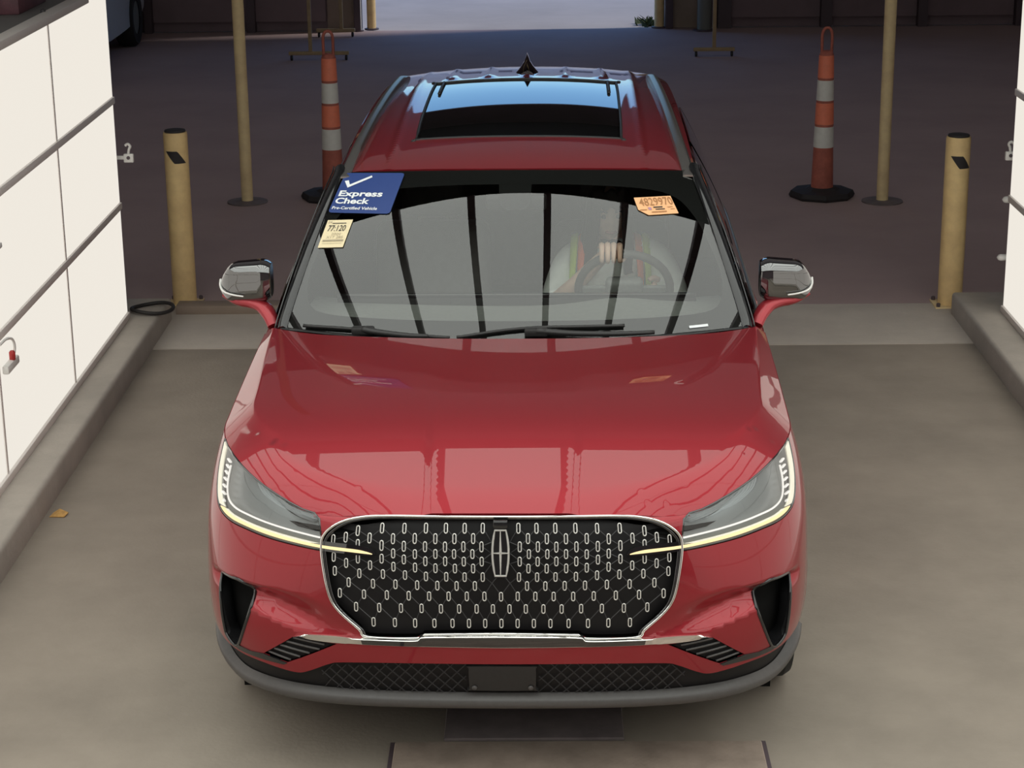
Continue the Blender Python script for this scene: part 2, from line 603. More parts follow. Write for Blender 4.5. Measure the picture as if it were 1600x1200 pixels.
# ---------------- windshield, roof, hood
def Wn(u,v):
    u=np.atleast_1d(np.asarray(u,float)); v=np.atleast_1d(np.asarray(v,float)); uu=u*u
    hw0,hw1=.855,.680
    B=np.stack([u*hw0,1.430+.150*uu,1.085+.010*uu],-1)
    T=np.stack([u*hw1,2.010+.115*uu,1.605-.028*uu],-1)
    P=B+(T-B)*v[:,None]
    bl=(4*v*(1-v))*.036
    P[:,1]-=bl*.66; P[:,2]+=bl*.75
    P[:,1]-=.0*v
    return P
_rz=S1([1.95,2.05,2.2,2.45,2.8,3.2,3.6,4.0,4.4,4.75],[1.594,1.612,1.632,1.652,1.672,1.681,1.681,1.669,1.643,1.602])
def Rf(x,y):
    x=np.atleast_1d(np.asarray(x,float)); y=np.atleast_1d(np.asarray(y,float))
    ax=np.abs(x)
    z=_rz(y)-.040*(ax/.62)**2.2-np.where(ax>.6,((ax-.6)/.1)**2*.028,0)
    return np.stack([x,y,z],-1)
TF=rowpts(8,np.linspace(-LF-1.2,LF+1.2,561)); TFf=np.abs(np.linspace(-LF-1.2,LF+1.2,561))/LF
_zk=S1([0,.05,.1,.2,.3,.4,.5,.6,.8,1.1,1.5,1.7],[.910,.930,.950,.986,1.019,1.049,1.071,1.083,1.092,1.098,1.105,1.108])
_xk=S1([0,.2,.382,.494,.79,1.043,1.53,1.8],[.73,.755,.787,.815,.844,.862,.897,.91])
def _near(x,y):
    """closest point of the hood outline (continuous along its segments)"""
    best=None; A=TF[:-1,:2]
    i=np.empty(len(x),int)
    for k in range(0,len(x),4000):
        i[k:k+4000]=((x[k:k+4000,None]-TF[None,:,0])**2+(y[k:k+4000,None]-TF[None,:,1])**2).argmin(1)
    p=np.stack([x,y],-1); bd=np.full(len(x),9e9); bp=np.zeros((len(x),3)); bf=np.zeros(len(x))
    for o in (-1,0):
        j=np.clip(i+o,0,len(TF)-2); a=TF[j]; b=TF[j+1]; e=(b-a)[:,:2]
        t=np.clip(((p-a[:,:2])*e).sum(1)/((e*e).sum(1)+1e-15),0,1)
        q=a+(b-a)*t[:,None]; dd=np.hypot(p[:,0]-q[:,0],p[:,1]-q[:,1]); m=dd<bd
        bd=np.where(m,dd,bd); bp=np.where(m[:,None],q,bp); bf=np.where(m,TFf[j]+(TFf[j+1]-TFf[j])*t,bf)
    return bd,bp,bf
def base_h(x,y):
    xk=_xk(y); r=np.abs(x)/xk
    return _zk(y)+.016*(1-r**2)
def Hd(x,y):
    x=np.atleast_1d(np.asarray(x,float)); y=np.atleast_1d(np.asarray(y,float))
    z=base_h(x,y)
    # twin-crease centre dome, fading to the rear
    ax=np.abs(x); xc=.225+.05*np.clip((y-.1)/1.3,0,1); s=np.clip((xc-ax)/.045+.5,0,1); s=s*s*(3-2*s)
    z=z+.007*(s-.5)*np.clip(1-(y-.35)/.6,0,1)
    # droop to the front edge
    d,tp,f=_near(x,y)
    gap=base_h(tp[:,0],tp[:,1])-tp[:,2]
    side=np.clip((f-.62)/.25,0,1); side=side*side*(3-2*side)
    lf=.11; gf=np.clip(1-d/lf,0,1)**2
    # side bevel with a crease
    xk=_xk(y); w=np.clip(.938-xk,.03,.2); q=1-d/w; gs=.5*(q+np.sqrt(q*q+.0015))-.5*(np.sqrt(1.0015)-1)*np.clip(q,0,1)
    g=gf*(1-side)+gs*side
    return np.stack([x,y,z-gap*g],-1)
def OUT(fn,off):   # offset surface along its outward normal
    def f(u,v):
        e=1e-4; u=np.atleast_1d(np.asarray(u,float)); v=np.atleast_1d(np.asarray(v,float))
        P=fn(u,v); n=np.cross(fn(u+e,v)-fn(u-e,v),fn(u,v+e)-fn(u,v-e)); n/=np.linalg.norm(n,axis=1)[:,None]+1e-12
        return P+n*off
    return f

# ================================================================== the setting
XL, XR = -2.215, 2.715          # light-panel faces
YE = 5.28                       # where the side panels end
YB = -8.4                       # rear of the bay (behind the camera)
CZ = 3.60                       # ceiling of the bay
CY1 = 2.22                      # where the lit ceiling ends

# floor: bay slab, apron strip, hall floor, yard outside
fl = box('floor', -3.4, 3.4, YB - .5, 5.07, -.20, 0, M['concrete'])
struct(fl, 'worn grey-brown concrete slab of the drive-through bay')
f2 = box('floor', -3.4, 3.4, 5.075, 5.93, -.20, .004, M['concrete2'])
struct(f2, 'paler concrete strip across the end of the bay')
f3 = box('floor', -14, 14, 5.93, 18.9, -.20, 0, M['asphalt'])
struct(f3, 'dark floor of the unlit hall behind the bay')
for sx in (-1, 1):
    f4 = box('floor', *( (-14, -3.4) if sx < 0 else (3.4, 14)), YB - .5, 5.93, -.20, 0, M['asphalt'])
    struct(f4, 'dark hall floor beside the light walls')
f5 = box('floor', -40, 40, 18.9, 90, -.22, -.02, M['outside'])
struct(f5, 'grey asphalt yard seen through the far doorway')

# kerbs
def kerb(name, x0, x1, label):
    V, F = g_box((x0 + x1) / 2, (YB + 5.72) / 2, .035, x1 - x0, 5.72 - YB, .19, .022, 3)
    struct(mesh(name, V, F, M['kerb'], None, True, None, 40), label)
kerb('trim_1', -2.46, -2.045, 'concrete kerb along the foot of the light wall nearer the orange scrap')
kerb('trim_2', 2.515, 2.95, 'concrete kerb along the foot of the light wall nearer the driver')
tr = box('trim_3', -2.04, -.55, 5.80, 5.93, 0, .055, M['brownwall'], bev=.006)
struct(tr, 'low dark steel sill at the end of the bay')

# side light walls
ROWZ = [(.165, .757), (.795, 1.345), (1.383, 1.945)]
COLY = [5.28 - 1.345 * k for k in range(7)]
WY0 = COLY[-1]
def light_wall(name, xf, s, label):
    # s = +1: panels face +x (left wall), -1: face -x
    back = xf - s * .9
    w_ = box(name, min(xf - s * .03, back), max(xf - s * .03, back), WY0, YE - .004, .10, 1.965, M['boxgrey'])
    struct(w_, label)
    V0 = None
    for r, (z0, z1) in enumerate(ROWZ):
        for c in range(len(COLY) - 1):
            ya, yb = COLY[c + 1] + .012, COLY[c] - (.012 if c else .0)
            p = box('light_panel', min(xf, xf - s * .02), max(xf, xf - s * .02), ya, yb, z0, z1, M['panel_w'], w_)
    for z0, z1 in ((.757, .795), (1.345, 1.383)):
        box('rail', min(xf + s * .012, xf - s * .03), max(xf + s * .012, xf - s * .03), WY0, YE, z0, z1, M['frame'], w_, bev=.004)
    box('base_rail', min(xf + s * .015, xf - s * .03), max(xf + s * .015, xf - s * .03), WY0, YE, .128, .165, M['frame'], w_, bev=.004)
    box('top_ledge', min(xf + s * .02, xf - s * .05), max(xf + s * .02, xf - s * .05), WY0, YE - .5, 1.945, 1.985, M['ledge'], w_, bev=.004)
    for y in COLY[1:-1]:
        box('seam_strip', min(xf + s * .004, xf - s * .02), max(xf + s * .004, xf - s * .02), y - .012, y + .012, .165, 1.945, M['frame'], w_)
    return w_
WL = light_wall('wall_left', XL, 1, 'wall of backlit white panels in a grey frame, along the near-side kerb')
WR = light_wall('wall_right', XR, -1, 'wall of backlit white panels of which only a sliver shows')

# lit ceiling of the bay: the same panel system overhead
ce = box('ceiling', -5.9, 6.6, -6.83, CY1, CZ + .03, CZ + .10, M['boxgrey'])
struct(ce, 'panelled light ceiling of the bay')
CX = [-5.825 + .675 * k for k in range(19)]
CYS = [CY1] + [-.10 - 1.345 * k for k in range(6)]
for i in range(len(CX) - 1):
    for j in range(len(CYS) - 1):
        box('light_panel', CX[i] + .032, CX[i + 1] - .032, CYS[j + 1] + .008, CYS[j] - .008, CZ, CZ + .025, M['panel_c'], ce)
for x in CX:
    box('ceiling_beam', x - .032, x + .032, CYS[-1], CY1, CZ - .05, CZ + .03, M['darkpost'], ce)
for y in CYS[1:-1]:
    box('seam_strip', CX[0], CX[-1], y - .008, y + .008, CZ - .004, CZ + .025, M['darkpost'], ce)
# end and upper enclosure of the hall
struct(box('wall_front_blocker', -14, 14, YB - .7, YB - .5, 0, 6.2, M['darkwall']), 'added unseen dark wall closing the bay entrance')  # out of view, added to keep outside light off the bay
struct(box('wall_side_1', -14.2, -14, YB - .7, 18.9, 0, 6.2, M['darkwall']), 'dark side wall of the hall')
struct(box('wall_side_2', 14, 14.2, YB - .7, 18.9, 0, 6.2, M['darkwall']), 'dark side wall of the hall')
struct(box('ceiling', -14.2, 14.2, YB - .7, 19.2, 6.2, 6.4, M['hallceil']), 'dark hall roof')

# far wall with the open doorway
DL, DR, DT = -1.93, 1.60, 4.75
fw = box('wall_back', -14, DL - .50, 18.95, 19.2, 0, 6.2, M['darkwall'])
struct(fw, 'dark panelled far wall beside the doorway')
f2w = box('wall_back', DR + .62, 14, 18.95, 19.2, 0, 6.2, M['darkwall'])
struct(f2w, 'dark panelled far wall beyond the grey pipe')
lw = box('wall_back', DL - .50, DR + .62, 18.95, 19.2, DT, 6.2, M['darkwall'])
struct(lw, 'dark lintel above the doorway')
for x, wd in ((-3.35, .10), (-4.6, .09), (-5.9, .1)):
    box('post', x - wd / 2, x + wd / 2, 18.80, 18.95, 0, 6.2, M['darkpost'], fw)
for x, wd in ((2.38, .16), (3.61, .13), (4.77, .11), (5.95, .12)):
    box('post', x - wd / 2, x + wd / 2, 18.80, 18.95, 0, 6.2, M['darkpost'], f2w)
for x0, x1, p in ((-14, -4.6, fw), (-4.55, -3.4, fw), (-3.3, -2.45, fw), (2.47, 3.54, f2w), (3.68, 4.71, f2w), (4.83, 5.88, f2w), (6.02, 13.9, f2w)):
    box('panel', x0, x1, 18.90, 18.95, .12, 6.0, M['darkwall'], p)
# jambs
j1 = box('trim_4', DL - .50, DL - .16, 18.93, 19.2, 0, DT, M['brownwall'])
struct(j1, 'brown panel beside the doorway')
struct(box('trim_5', DL - .17, DL - .09, 18.80, 19.1, 0, DT, M['darkpost'], bev=.01), 'dark door track beside the yellow post')
struct(box('trim_6', DR + .10, DR + .62, 18.93, 19.2, 0, DT, M['brownwall']), 'brown panel between doorway and grey pipe')
struct(box('trim_7', DR + .07, DR + .16, 18.80, 19.1, 0, DT, M['darkpost'], bev=.01), 'dark door track')
def post(name, x, y, r, h, m, label, cat, group=None):
    V, F = g_lathe([(r, 0), (r, h - .06), (r * .85, h - .02), (r * .4, h)], 20)
    e = empty(name, (x, y, 0))
    mesh('post', V, F, m, e, True, None, 40)
    V, F = g_lathe([(r * 1.6, 0), (r * 1.6, .015), (r * 1.02, .02)], 20)
    mesh('base_plate', V, F, M['darkpost'], e, True, None, 40)
    tag(e, label, cat, group)
    return e
post('guard_post', -1.905, 19.02, .055, 1.5, M['yellow'], 'yellow guard post at the doorway edge next to the white pipe', 'post')
post('guard_post', -2.06, 18.86, .045, 1.5, M['white_band'], 'thin white pipe beside the yellow guard post at the doorway', 'pipe')
post('guard_post', 1.60, 18.93, .06, 1.5, M['yellow'], 'yellow guard post at the doorway edge beside the weeds', 'post')
post('guard_pipe', 2.12, 18.62, .085, 1.6, M['greypipe'], 'grey-green pipe bollard in front of the brown panel', 'bollard')

# weeds at the far doorway
rng = np.random.default_rng(4)
mb = MB()
for k in range(60):
    x, y = rng.normal(1.50, .05), rng.normal(19.35, .08)
    h = .03 + .07 * rng.random()
    a = rng.random() * pi
    dx, dy = .03 * cos(a), .03 * sin(a)
    lx, ly = rng.normal(0, .04), rng.normal(0, .04)
    mb.add([(x - dx, y - dy, -.02), (x + dx, y + dy, -.02), (x + lx + dx * .5, y + ly + dy * .5, h * .6), (x + lx * 1.8, y + ly * 1.8, h), (x + lx - dx * .5, y + ly - dy * .5, h * .6)], [(0, 1, 2, 3, 4)])
wd_ = mb.build('weed_clump', M['leafgreen'], None, False)
tag(wd_, 'small clump of weeds at the far doorway edge', 'weeds')
wd_['kind'] = 'stuff'

# ------------------------------------------------------------------ floor plates under the nose
V, F = g_box(.225, -.30, .009, 1.21, 1.30, .018, .004, 1)
tp = mesh('tread_plate', V, F, M['tread'], None, False)
box('surround', -.395, .845, -.95, .365, 0, .008, M['darkpost'], tp)
tag(tp, 'brown steel tread plate on the floor in front of the car', 'plate')
V, F = g_box(.08, .50, .006, .60, .235, .012, .003, 1)
tag(mesh('steel_plate', V, F, M['darkplate'], None, False), 'dark steel plate on the floor under the bumper', 'plate')

# ------------------------------------------------------------------ bollards
def bollard(x, y, h, label):
    e = empty('bollard', (x, y, 0))
    V, F = g_lathe([(.071, 0), (.071, h - .012), (.068, h)], 40)
    mesh('post', V, F, M['yellow'], e, True, None, 40)
    V, F = g_lathe([(.058, h - .004), (.063, h + .004), (.060, h + .012), (.04, h + .016), (.005, h + .017)], 40)
    mesh('cap', V, F, M['capblack'], e, True, None, 40)
    box('base_plate', -.10, .10, -.10, .10, 0, .012, M['poleyellow'], e, bev=.002)
    for sx in (-1, 1):
        for sy in (-1, 1):
            V, F = g_lathe([(.012, .012), (.012, .03), (.008, .034)], 6, org=(sx * .082, sy * .082, 0))
            mesh('bolt', V, F, M['darkpost'], e, False)
    # black slanted mark wrapped round the post
    V, F = [], []
    n = 16
    for i in range(n + 1):
        t = i / n
        a = -pi / 2 + .12 + (t - .5) * 1.75
        z1, z0 = h - .105, h - .178
        V.append((.0735 * cos(a), .0735 * sin(a), z1 + (z0 - z1) * min(1, t / .42)))
        V.append((.0735 * cos(a), .0735 * sin(a), z1 + (z0 - z1) * max(0, (t - .58) / .42)))
    for i in range(n):
        F.append((2 * i, 2 * i + 2, 2 * i + 3, 2 * i + 1))
    mesh('mark', V, F, M['capblack'], e, True)
    tag(e, label, 'bollard', 'yellow bollards at the end of the bay')
bollard(-2.025, 6.05, 1.05, 'short yellow bollard with black mark, beside the hose loop')
bollard(2.545, 5.90, 1.01, 'short yellow bollard with black mark, on the driver side of the car')

# ------------------------------------------------------------------ tall thin poles
def pole(x, y, label):
    e = empty('tall_pole', (x, y, 0))
    V, F = g_lathe([(.043, .01), (.043, 6.19)], 24)
    mesh('tube', V, F, M['poleyellow'], e, True, None, 40)
    V, F = g_lathe([(.15, 0), (.15, .010), (.05, .016)], 24)
    mesh('base_flange', V, F, M['darkplate'], e, True, None, 40)
    tag(e, label, 'pole', 'tall thin yellow poles')
pole(-2.05, 8.98, 'tall thin yellow pole between the short bollard and the cone on the passenger side')
pole(2.63, 8.82, 'tall thin yellow pole between the short bollard and the cone on the driver side')

# ------------------------------------------------------------------ delineator cones
def cone(x, y, label):
    e = empty('delineator_cone', (x, y, 0))
    # rubber base, many-sided with a chamfer
    V, F = g_lathe([(.235, 0), (.245, .02), (.23, .05), (.13, .06), (.10, .075)], 8)
    mesh('base', V, F, M['capblack'], e, False)
    r = lambda z: .082 - .030 * (z - .06) / 1.0
    bands = [('lower_tube', .06, .36, 'cone_low', 0), ('white_band', .375, .525, 'white_band', .002), ('orange_band', .545, .70, 'orange', .002), ('white_band', .72, .865, 'white_band', .002), ('orange_band', .885, 1.045, 'orange', .002)]
    V, F = g_lathe([(r(.06), .06), (r(1.05), 1.05), (.045, 1.07), (.03, 1.08)], 28)
    mesh('tube', V, F, M['cone_low'], e, True, None, 40)
    for nm, z0, z1, mm, o in bands[1:]:
        V, F = g_lathe([(r(z0) - .002, z0 - .003), (r(z0) + o, z0), (r(z1) + o, z1), (r(z1) - .002, z1 + .003)], 28)
        mesh(nm, V, F, M[mm], e, True, None, 40)
    P = [(-.035, 0, 1.06), (-.036, 0, 1.15), (-.034, 0, 1.205), (-.02, 0, 1.235), (0, 0, 1.243), (.02, 0, 1.235), (.034, 0, 1.205), (.036, 0, 1.15), (.035, 0, 1.06)]
    tube('handle', catmull(P, 4), .011, M['cone_low'], e, n=8)
    tag(e, label, 'traffic cone', 'striped delineator cones')
cone(-1.42, 9.10, 'orange and white striped delineator cone behind the passenger-side mirror')
cone(2.215, 9.02, 'orange and white striped delineator cone behind the driver-side mirror')

# ------------------------------------------------------------------ wheeled T stands
def tstand(x, y, wdt, post_dx, label, h=2.2):
    e = empty('wheeled_stand', (x, y, 0))
    box('post', post_dx - .02, post_dx + .02, -.02, .02, .06, h, M['standyellow'], e, bev=.004)
    box('crossbar', -wdt / 2, wdt / 2, -.025, .025, .06, .10, M['standyellow'], e, bev=.004)
    for s in (-1, 1):
        V, F = g_lathe([(.020, -.014), (.030, -.010), (.030, .010), (.020, .014)], 14, 'x', (s * (wdt / 2 - .03), 0, .030))
        mesh('caster', V, F, M['capblack'], e, True, None, 40)
    box('top_bar', post_dx - .2, post_dx + .2, -.02, .02, h, h + .04, M['standyellow'], e, bev=.004)
    tag(e, label, 'stand', 'wheeled stands by the doorway')
tstand(2.05, 16.42, .45, 0, 'slim wheeled T-shaped stand in front of the grey pipe bollard')
tstand(-2.28, 16.40, .66, -.09, 'slim wheeled T-shaped stand just left of the striped cone')
tstand(-2.28, 18.35, .46, .07, 'wheeled T-shaped stand by the brown panel, above the striped cone')

# ------------------------------------------------------------------ small things of the bay
def bracket(x, y, z, s, hook, label):
    e = empty('wall_bracket', (x, y, z))
    box('plate', -.028 * 1., .028, -.012, .012, -.028, .022, M['white_pl'], e, bev=.006)
    if hook:
        P = [(0, 0, .02), (.004 * s, 0, .045), (.012 * s, 0, .062), (.0, 0, .075), (-.016 * s, 0, .066)]
        tube('hook', catmull(P, 4), .008, M['white_pl'], e)
    V, F = g_lathe([(.010, -.016), (.010, -.010)], 10, 'y')
    mesh('screw', V, F, M['darkpost'], e, False)
    box('arm', *( (-.10, -.02) if s > 0 else (.02, .10)), -.006, .006, -.010, .010, M['white_pl'], e)
    tag(e, label, 'bracket', 'white brackets on the panel ends')
bracket(-2.165, 5.36, 1.03, 1, True, 'small white bracket with hook on the end of the light wall beside the tall pole')
bracket(2.72, 5.36, 1.00, -1, True, 'topmost small white bracket with hook, next to the driver-side bollard')
def peg(x, y, z, label):
    e = empty('wall_peg', (x, y, z))
    V, F = g_lathe([(.004, -.048), (.015, -.040), (.019, -.028), (.019, .0), (.016, .004)], 16, 'x')
    mesh('knob', V, F, M['white_pl'], e, True, None, 50)
    box('arm', 0, .07, -.008, .008, -.008, .008, M['darkpost'], e)
    tag(e, label, 'peg', 'white pegs on the panel end')
peg(2.735, 5.34, .755, 'small white peg midway up the panel end, below the hooked bracket')
peg(2.725, 5.34, .425, 'lowest small white peg on the panel end, nearest the kerb')

# clip with cable on the left light wall
e = empty('cable_clip', (XL + .012, 2.70, .63))
box('body', 0, .03, -.10, .09, -.02, .018, M['white_pl'], e, bev=.008)
tube('cable', catmull([(.015, .0, .01), (.03, .02, .06), (.03, .0, .11), (.02, -.06, .13), (.01, -.14, .125)], 6), .006, M['white_pl'], e)
V, F = g_lathe([(.010, .015), (.014, .02), (.014, .05), (.008, .058)], 12, org=(.02, .01, 0))
mesh('red_tip', V, F, M['red_pl'], e, True, None, 40)
tag(e, 'white clip with looped cable and red tip on the light wall panel', 'clip')
e = empty('cable_clip', (XL + .012, 2.66, 1.16))
box('body', 0, .02, -.05, .05, -.012, .012, M['white_pl'], e, bev=.006)
V, F = g_lathe([(.008, -.04), (.010, -.035), (.010, -.015), (.006, -.012)], 12, org=(.012, -.02, 0))
mesh('red_tip', V, F, M['red_pl'], e, True, None, 40)
tag(e, 'plain white clip higher up on the light wall, without cable', 'clip')

# hose loop on the kerb
P = [(.118 * cos(t), .118 * sin(t) * .95, .0 + .006 * sin(2 * t)) for t in np.linspace(0, 2 * pi, 40, endpoint=False)]
V, F = g_tube(P, .011, 8, True)
o = mesh('hose_loop', V, F, M['hose'], None, True)
o.location = (-2.10, 5.42, .147)
tag(o, 'loop of black hose lying on the kerb by the bollard', 'hose')

# scrap on the floor by the kerb
V = [(-.036, -.02, .004), (.03, -.026, .006), (.04, .016, .010), (.0, .03, .022), (-.026, .022, .008), (0, 0, .016)]
F = [(0, 1, 5), (1, 2, 5), (2, 3, 5), (3, 4, 5), (4, 0, 5)]
V2 = [(x, y, z - .003) for x, y, z in V]
o = mesh('paper_scrap', V + V2, F + [tuple(reversed([i + 6 for i in f])) for f in F] + [(i, (i + 1) % 5, (i + 1) % 5 + 6, i + 6) for i in range(5)], M['paper'], None, False)
o.location = (-1.985, 2.50, 0)
tag(o, 'crumpled orange paper scrap on the floor beside the kerb', 'scrap')

# box and knob on top of the left light wall
e = empty('equipment_box', (-2.45, 4.38, 1.965))
box('body', -.06, .06, -.26, .30, 0, .10, M['maroon'], e, bev=.008)
box('lid', -.065, .065, -.265, .305, .10, .115, M['darkpost'], e, bev=.004)
tag(e, 'dark maroon box on top of the light wall', 'box')
e = empty('cable_gland', (-2.262, 4.07, 1.965))
V, F = g_lathe([(.018, .0), (.018, .012), (.012, .02), (.012, .03), (.004, .034)], 14)
mesh('nut', V, F, M['capblack'], e, True, None, 40)
V, F = g_lathe([(.024, 0), (.024, .005)], 14)
mesh('washer', V, F, M['darkpost'], e, True, None, 40)
tag(e, 'small black knob on the ledge of the light wall', 'knob')

# ------------------------------------------------------------------ parked white car far behind
def parked_car(x, y):
    e = empty('parked_car', (x, y, 0), radians(0))
    # side profile (y towards the nose, z), lofted across with rounded sections
    low = [(-2.2, .32), (-1.0, .25), (1.0, .25), (2.15, .35), (2.3, .55), (2.25, .72), (1.9, .86), (1.1, .98), (.35, 1.36), (-.3, 1.46), (-1.2, 1.42), (-1.95, 1.05), (-2.25, .95), (-2.3, .6)]
    P = catmull(low, 4, True)
    V, F = [], []
    xs = [-.88, -.84, -.6, 0, .6, .84, .88]
    ss = [.86, .95, 1., 1.01, 1., .95, .86]
    n = len(P)
    for xx, s in zip(xs, ss):
        for p in P:
            k = 1 if p[1] < .9 else (.80 if abs(xx) > .7 else 1)
            V.append((xx * (1 if p[1] < .95 else .82), p[0] * s, .3 + (p[1] - .3) * (s * .5 + .5)))
    for i in range(len(xs) - 1):
        for k in range(n):
            F.append((i * n + k, i * n + (k + 1) % n, (i + 1) * n + (k + 1) % n, (i + 1) * n + k))
    F.append(tuple(range(n)))
    F.append(tuple(reversed([(len(xs) - 1) * n + k for k in range(n)])))
    mesh('body', V, F, M['carwhite'], e, True, None, 50)
    for sx in (-1, 1):
        for yy in (-1.35, 1.38):
            w_ = empty('wheel', (sx * .80, yy, .33), 0, e)
            V, F = g_lathe([(.19, -.10), (.30, -.11), (.33, -.07), (.33, .07), (.30, .11), (.19, .10)], 28, 'x')
            mesh('tire', V, F[:-2], M['rubber'], w_, True, None, 40)
            V, F = g_lathe([(.02, -.10), (.20, -.09), (.20, .09), (.02, .10)], 28, 'x')
            mesh('rim', V, F, M['greypipe'], w_, True, None, 40)
    tag(e, 'white car parked in the dark beyond the end of the light wall', 'car')
parked_car(-5.42, 19.10 - 2.75)

# long building across the yard
yb = box('wall_yard', -34, 36, 62, 70, -.02, 5.4, mat('yard_building', (.62, .48, .44), rough=.9, noise=.15, nscale=.4))
struct(yb, 'pinkish building across the yard')
for k in range(14):
    box('window', -31 + 4.7 * k, -29 + 4.7 * k, 61.9, 62, 1.4, 3.2, M['darkpost'], yb)

# ================================================================== the SUV
SUV = empty('suv', (CARX, 0, 0), CARA)
tag(SUV, 'red mid-size SUV with chrome-pill grille, facing the camera in the bay', 'car')

def both(half):
    """mirror a half polyline (from centre outwards) into a full closed outline"""
    h = [tuple(p) for p in half]
    return [(-a, b) for a, b in reversed(h) if a > 1e-6] + h

def side_curve(pts):
    """surface coordinates (a, b) of flank points (y, z), by Newton steps on all points at once"""
    yz = np.array(pts, float)
    a = np.full(len(yz), LF + .3); b = np.full(len(yz), .6)
    h = 1e-4
    for _ in range(26):
        P0 = Fs(a, b); Pa = (Fs(a + h, b) - P0) / h; Pb = (Fs(a, b + h) - P0) / h
        r = yz - P0[:, 1:]
        det = Pa[:, 1] * Pb[:, 2] - Pb[:, 1] * Pa[:, 2]
        det = np.where(np.abs(det) < 1e-6, 1e-6, det)
        da = (r[:, 0] * Pb[:, 2] - Pb[:, 1] * r[:, 1]) / det
        db = (Pa[:, 1] * r[:, 1] - r[:, 0] * Pa[:, 2]) / det
        a = np.clip(a + np.clip(da, -.3, .3), 1.0, LF + LS + .3)
        b = np.clip(b + np.clip(db, -.08, .08), BK[0], BK[-1])
    return [(float(p), float(q)) for p, q in zip(a, b)]
def side_ab(y, z): return side_curve([(y, z)])[0]
AXF, AXR, AXZ, RA = .965, 3.865, .365, .415
def arch(cy, a0, a1, n=22):
    """wheel-arch points from angle a0 to a1 (degrees, 0 = forward, 90 = up)"""
    return side_curve([(cy - RA * cos(radians(t)), AXZ + RA * sin(radians(t))) for t in np.linspace(a0, a1, n)])

# ---- outlines in bumper coordinates (distance from the centre line, height)
GR = [(0, .944), (.26, .943), (.36, .939), (.41, .931), (.452, .911), (.49, .890), (.518, .874), (.543, .857), (.5555, .837), (.556, .79), (.551, .717), (.537, .663), (.506, .622), (.45, .573), (.425, .548), (.27, .5475), (.243, .560), (0, .564)]
LAMP_LO = [(.558, .8205), (.651, .825), (.748, .828), (.852, .831), (.944, .831), (1.020, .836), (1.072, .847), (1.108, .869), (1.138, .900), (1.160, .935), (1.165, .949)]
LAMP_UP = [(1.165, .949), (.95, .949), (.80, .949), (.64, .949), (.590, .928), (.565, .888), (.558, .852)]
WING = [(.556, .838), (.518, .8385), (.436, .837), (.412, .831), (.389, .818), (.415, .8145), (.48, .8175), (.556, .8205)]
RED = [(0, .4555), (.339, .456), (.512, .4495), (.563, .438), (.631, .4045), (.677, .3895), (.751, .3935), (.823, .399), (.92, .400), (1.0, .404), (1.07, .412), (1.14, .425), (1.22, .435), (1.29, .44)]
LIPT = [(0, .3245), (.354, .326), (.534, .325), (.683, .322), (.861, .315), (.96, .308), (1.05, .312), (1.12, .330), (1.20, .350), (1.29, .362)]
INTAKE = [(1.018, .63), (1.003, .648), (.972, .656), (.93, .664), (.894, .668), (.858, .657), (.828, .635), (.830, .608), (.869, .525), (.923, .43), (.961, .4175), (1.003, .44), (1.012, .48), (1.017, .5365)]
VENT = [(.800, .437), (.667, .531), (.608, .5225), (.527, .5165), (.709, .422)]

# ---- inner black shell so that nothing shows through the panel gaps
us = np.linspace(-LF - LS - LR, LF + LS + LR, 200)
V, F = g_grid(OUT(Fs, -.055), us, np.linspace(.25, .94, 14))
mesh('inner_shell', V, F, M['void'], SUV)
V, F = g_grid(lambda u, v: Hd(u * (.60 + .28 * np.clip(v * 3, 0, 1)), .16 + v * 1.30) + np.array([0, 0, -.05]), np.linspace(-1, 1, 24), np.linspace(0, 1, 24))
mesh('engine_bay_cover', V, F, M['void'], SUV)
box('underbody', -.86, .86, .35, 4.6, .22, .27, M['void'], SUV)

# ---- hood
am = LF + (1.555 - .727) / (4.34 - .727) * LS
hf = rowpts(8, np.linspace(am, -am, 240))[:, :2]
hf[:, 0] *= .9965
hf[:, 1] += .004 * np.clip(1 - np.abs(hf[:, 0]) / .9, 0, 1)
rear = [(-.925, 1.572), (-.86, 1.508), (-.70, 1.425), (-.47, 1.372), (-.235, 1.343), (0, 1.336)]
rear = rear + [(-x, y) for x, y in reversed(rear[:-1])]
crease = []
for y_ in np.arange(.50, 1.53, .014):
    xT = float(np.interp(y_, hf[:60, 1][::-1], hf[:60, 0][::-1])) / .9965
    w_k = float(np.clip(.938 - _xk(np.array([y_]))[0], .03, .2))
    for o_ in (-.007, -.0015, .0015, .007):
        crease += [(xT - w_k + o_, y_), (-(xT - w_k + o_), y_)]
hood = patch('hood', np.vstack([hf, catmull(rear, 5)]), Hd, M['paint'], SUV, sp=.0165, th=.022, extra=crease)

# ---- bumper cover (one painted skin with intake and vent openings)
gap = .004
low = [(a, b) for a, b in catmull(RED, 5)]
ar = arch(AXF, 8, 56)
seam = [(1.30, .725), (1.19, .80), (1.118, .868)]
lamp = [(a, b - gap) for a, b in catmull(LAMP_LO[:8], 5)][::-1]
gril = [(a + .002, b) for a, b in GR if b < .83]
half = low + ar + seam + lamp + gril
full = [(-a, b) for a, b in reversed(half)] + half[1:-1] if False else None
R_ = [p for p in half]
L_ = [(-a, b) for a, b in R_]
outline = R_[1:-1] + [R_[-1]] + L_[1:-1][::-1] + [R_[0]]
hol = [INTAKE, VENT]
holes = [catmull(INTAKE, 4, True), np.array(VENT)]
holes += [mirror2(h) for h in holes]
patch('bumper_cover', outline, Fs, M['paint'], SUV, holes=holes, sp=.0115, th=.003)

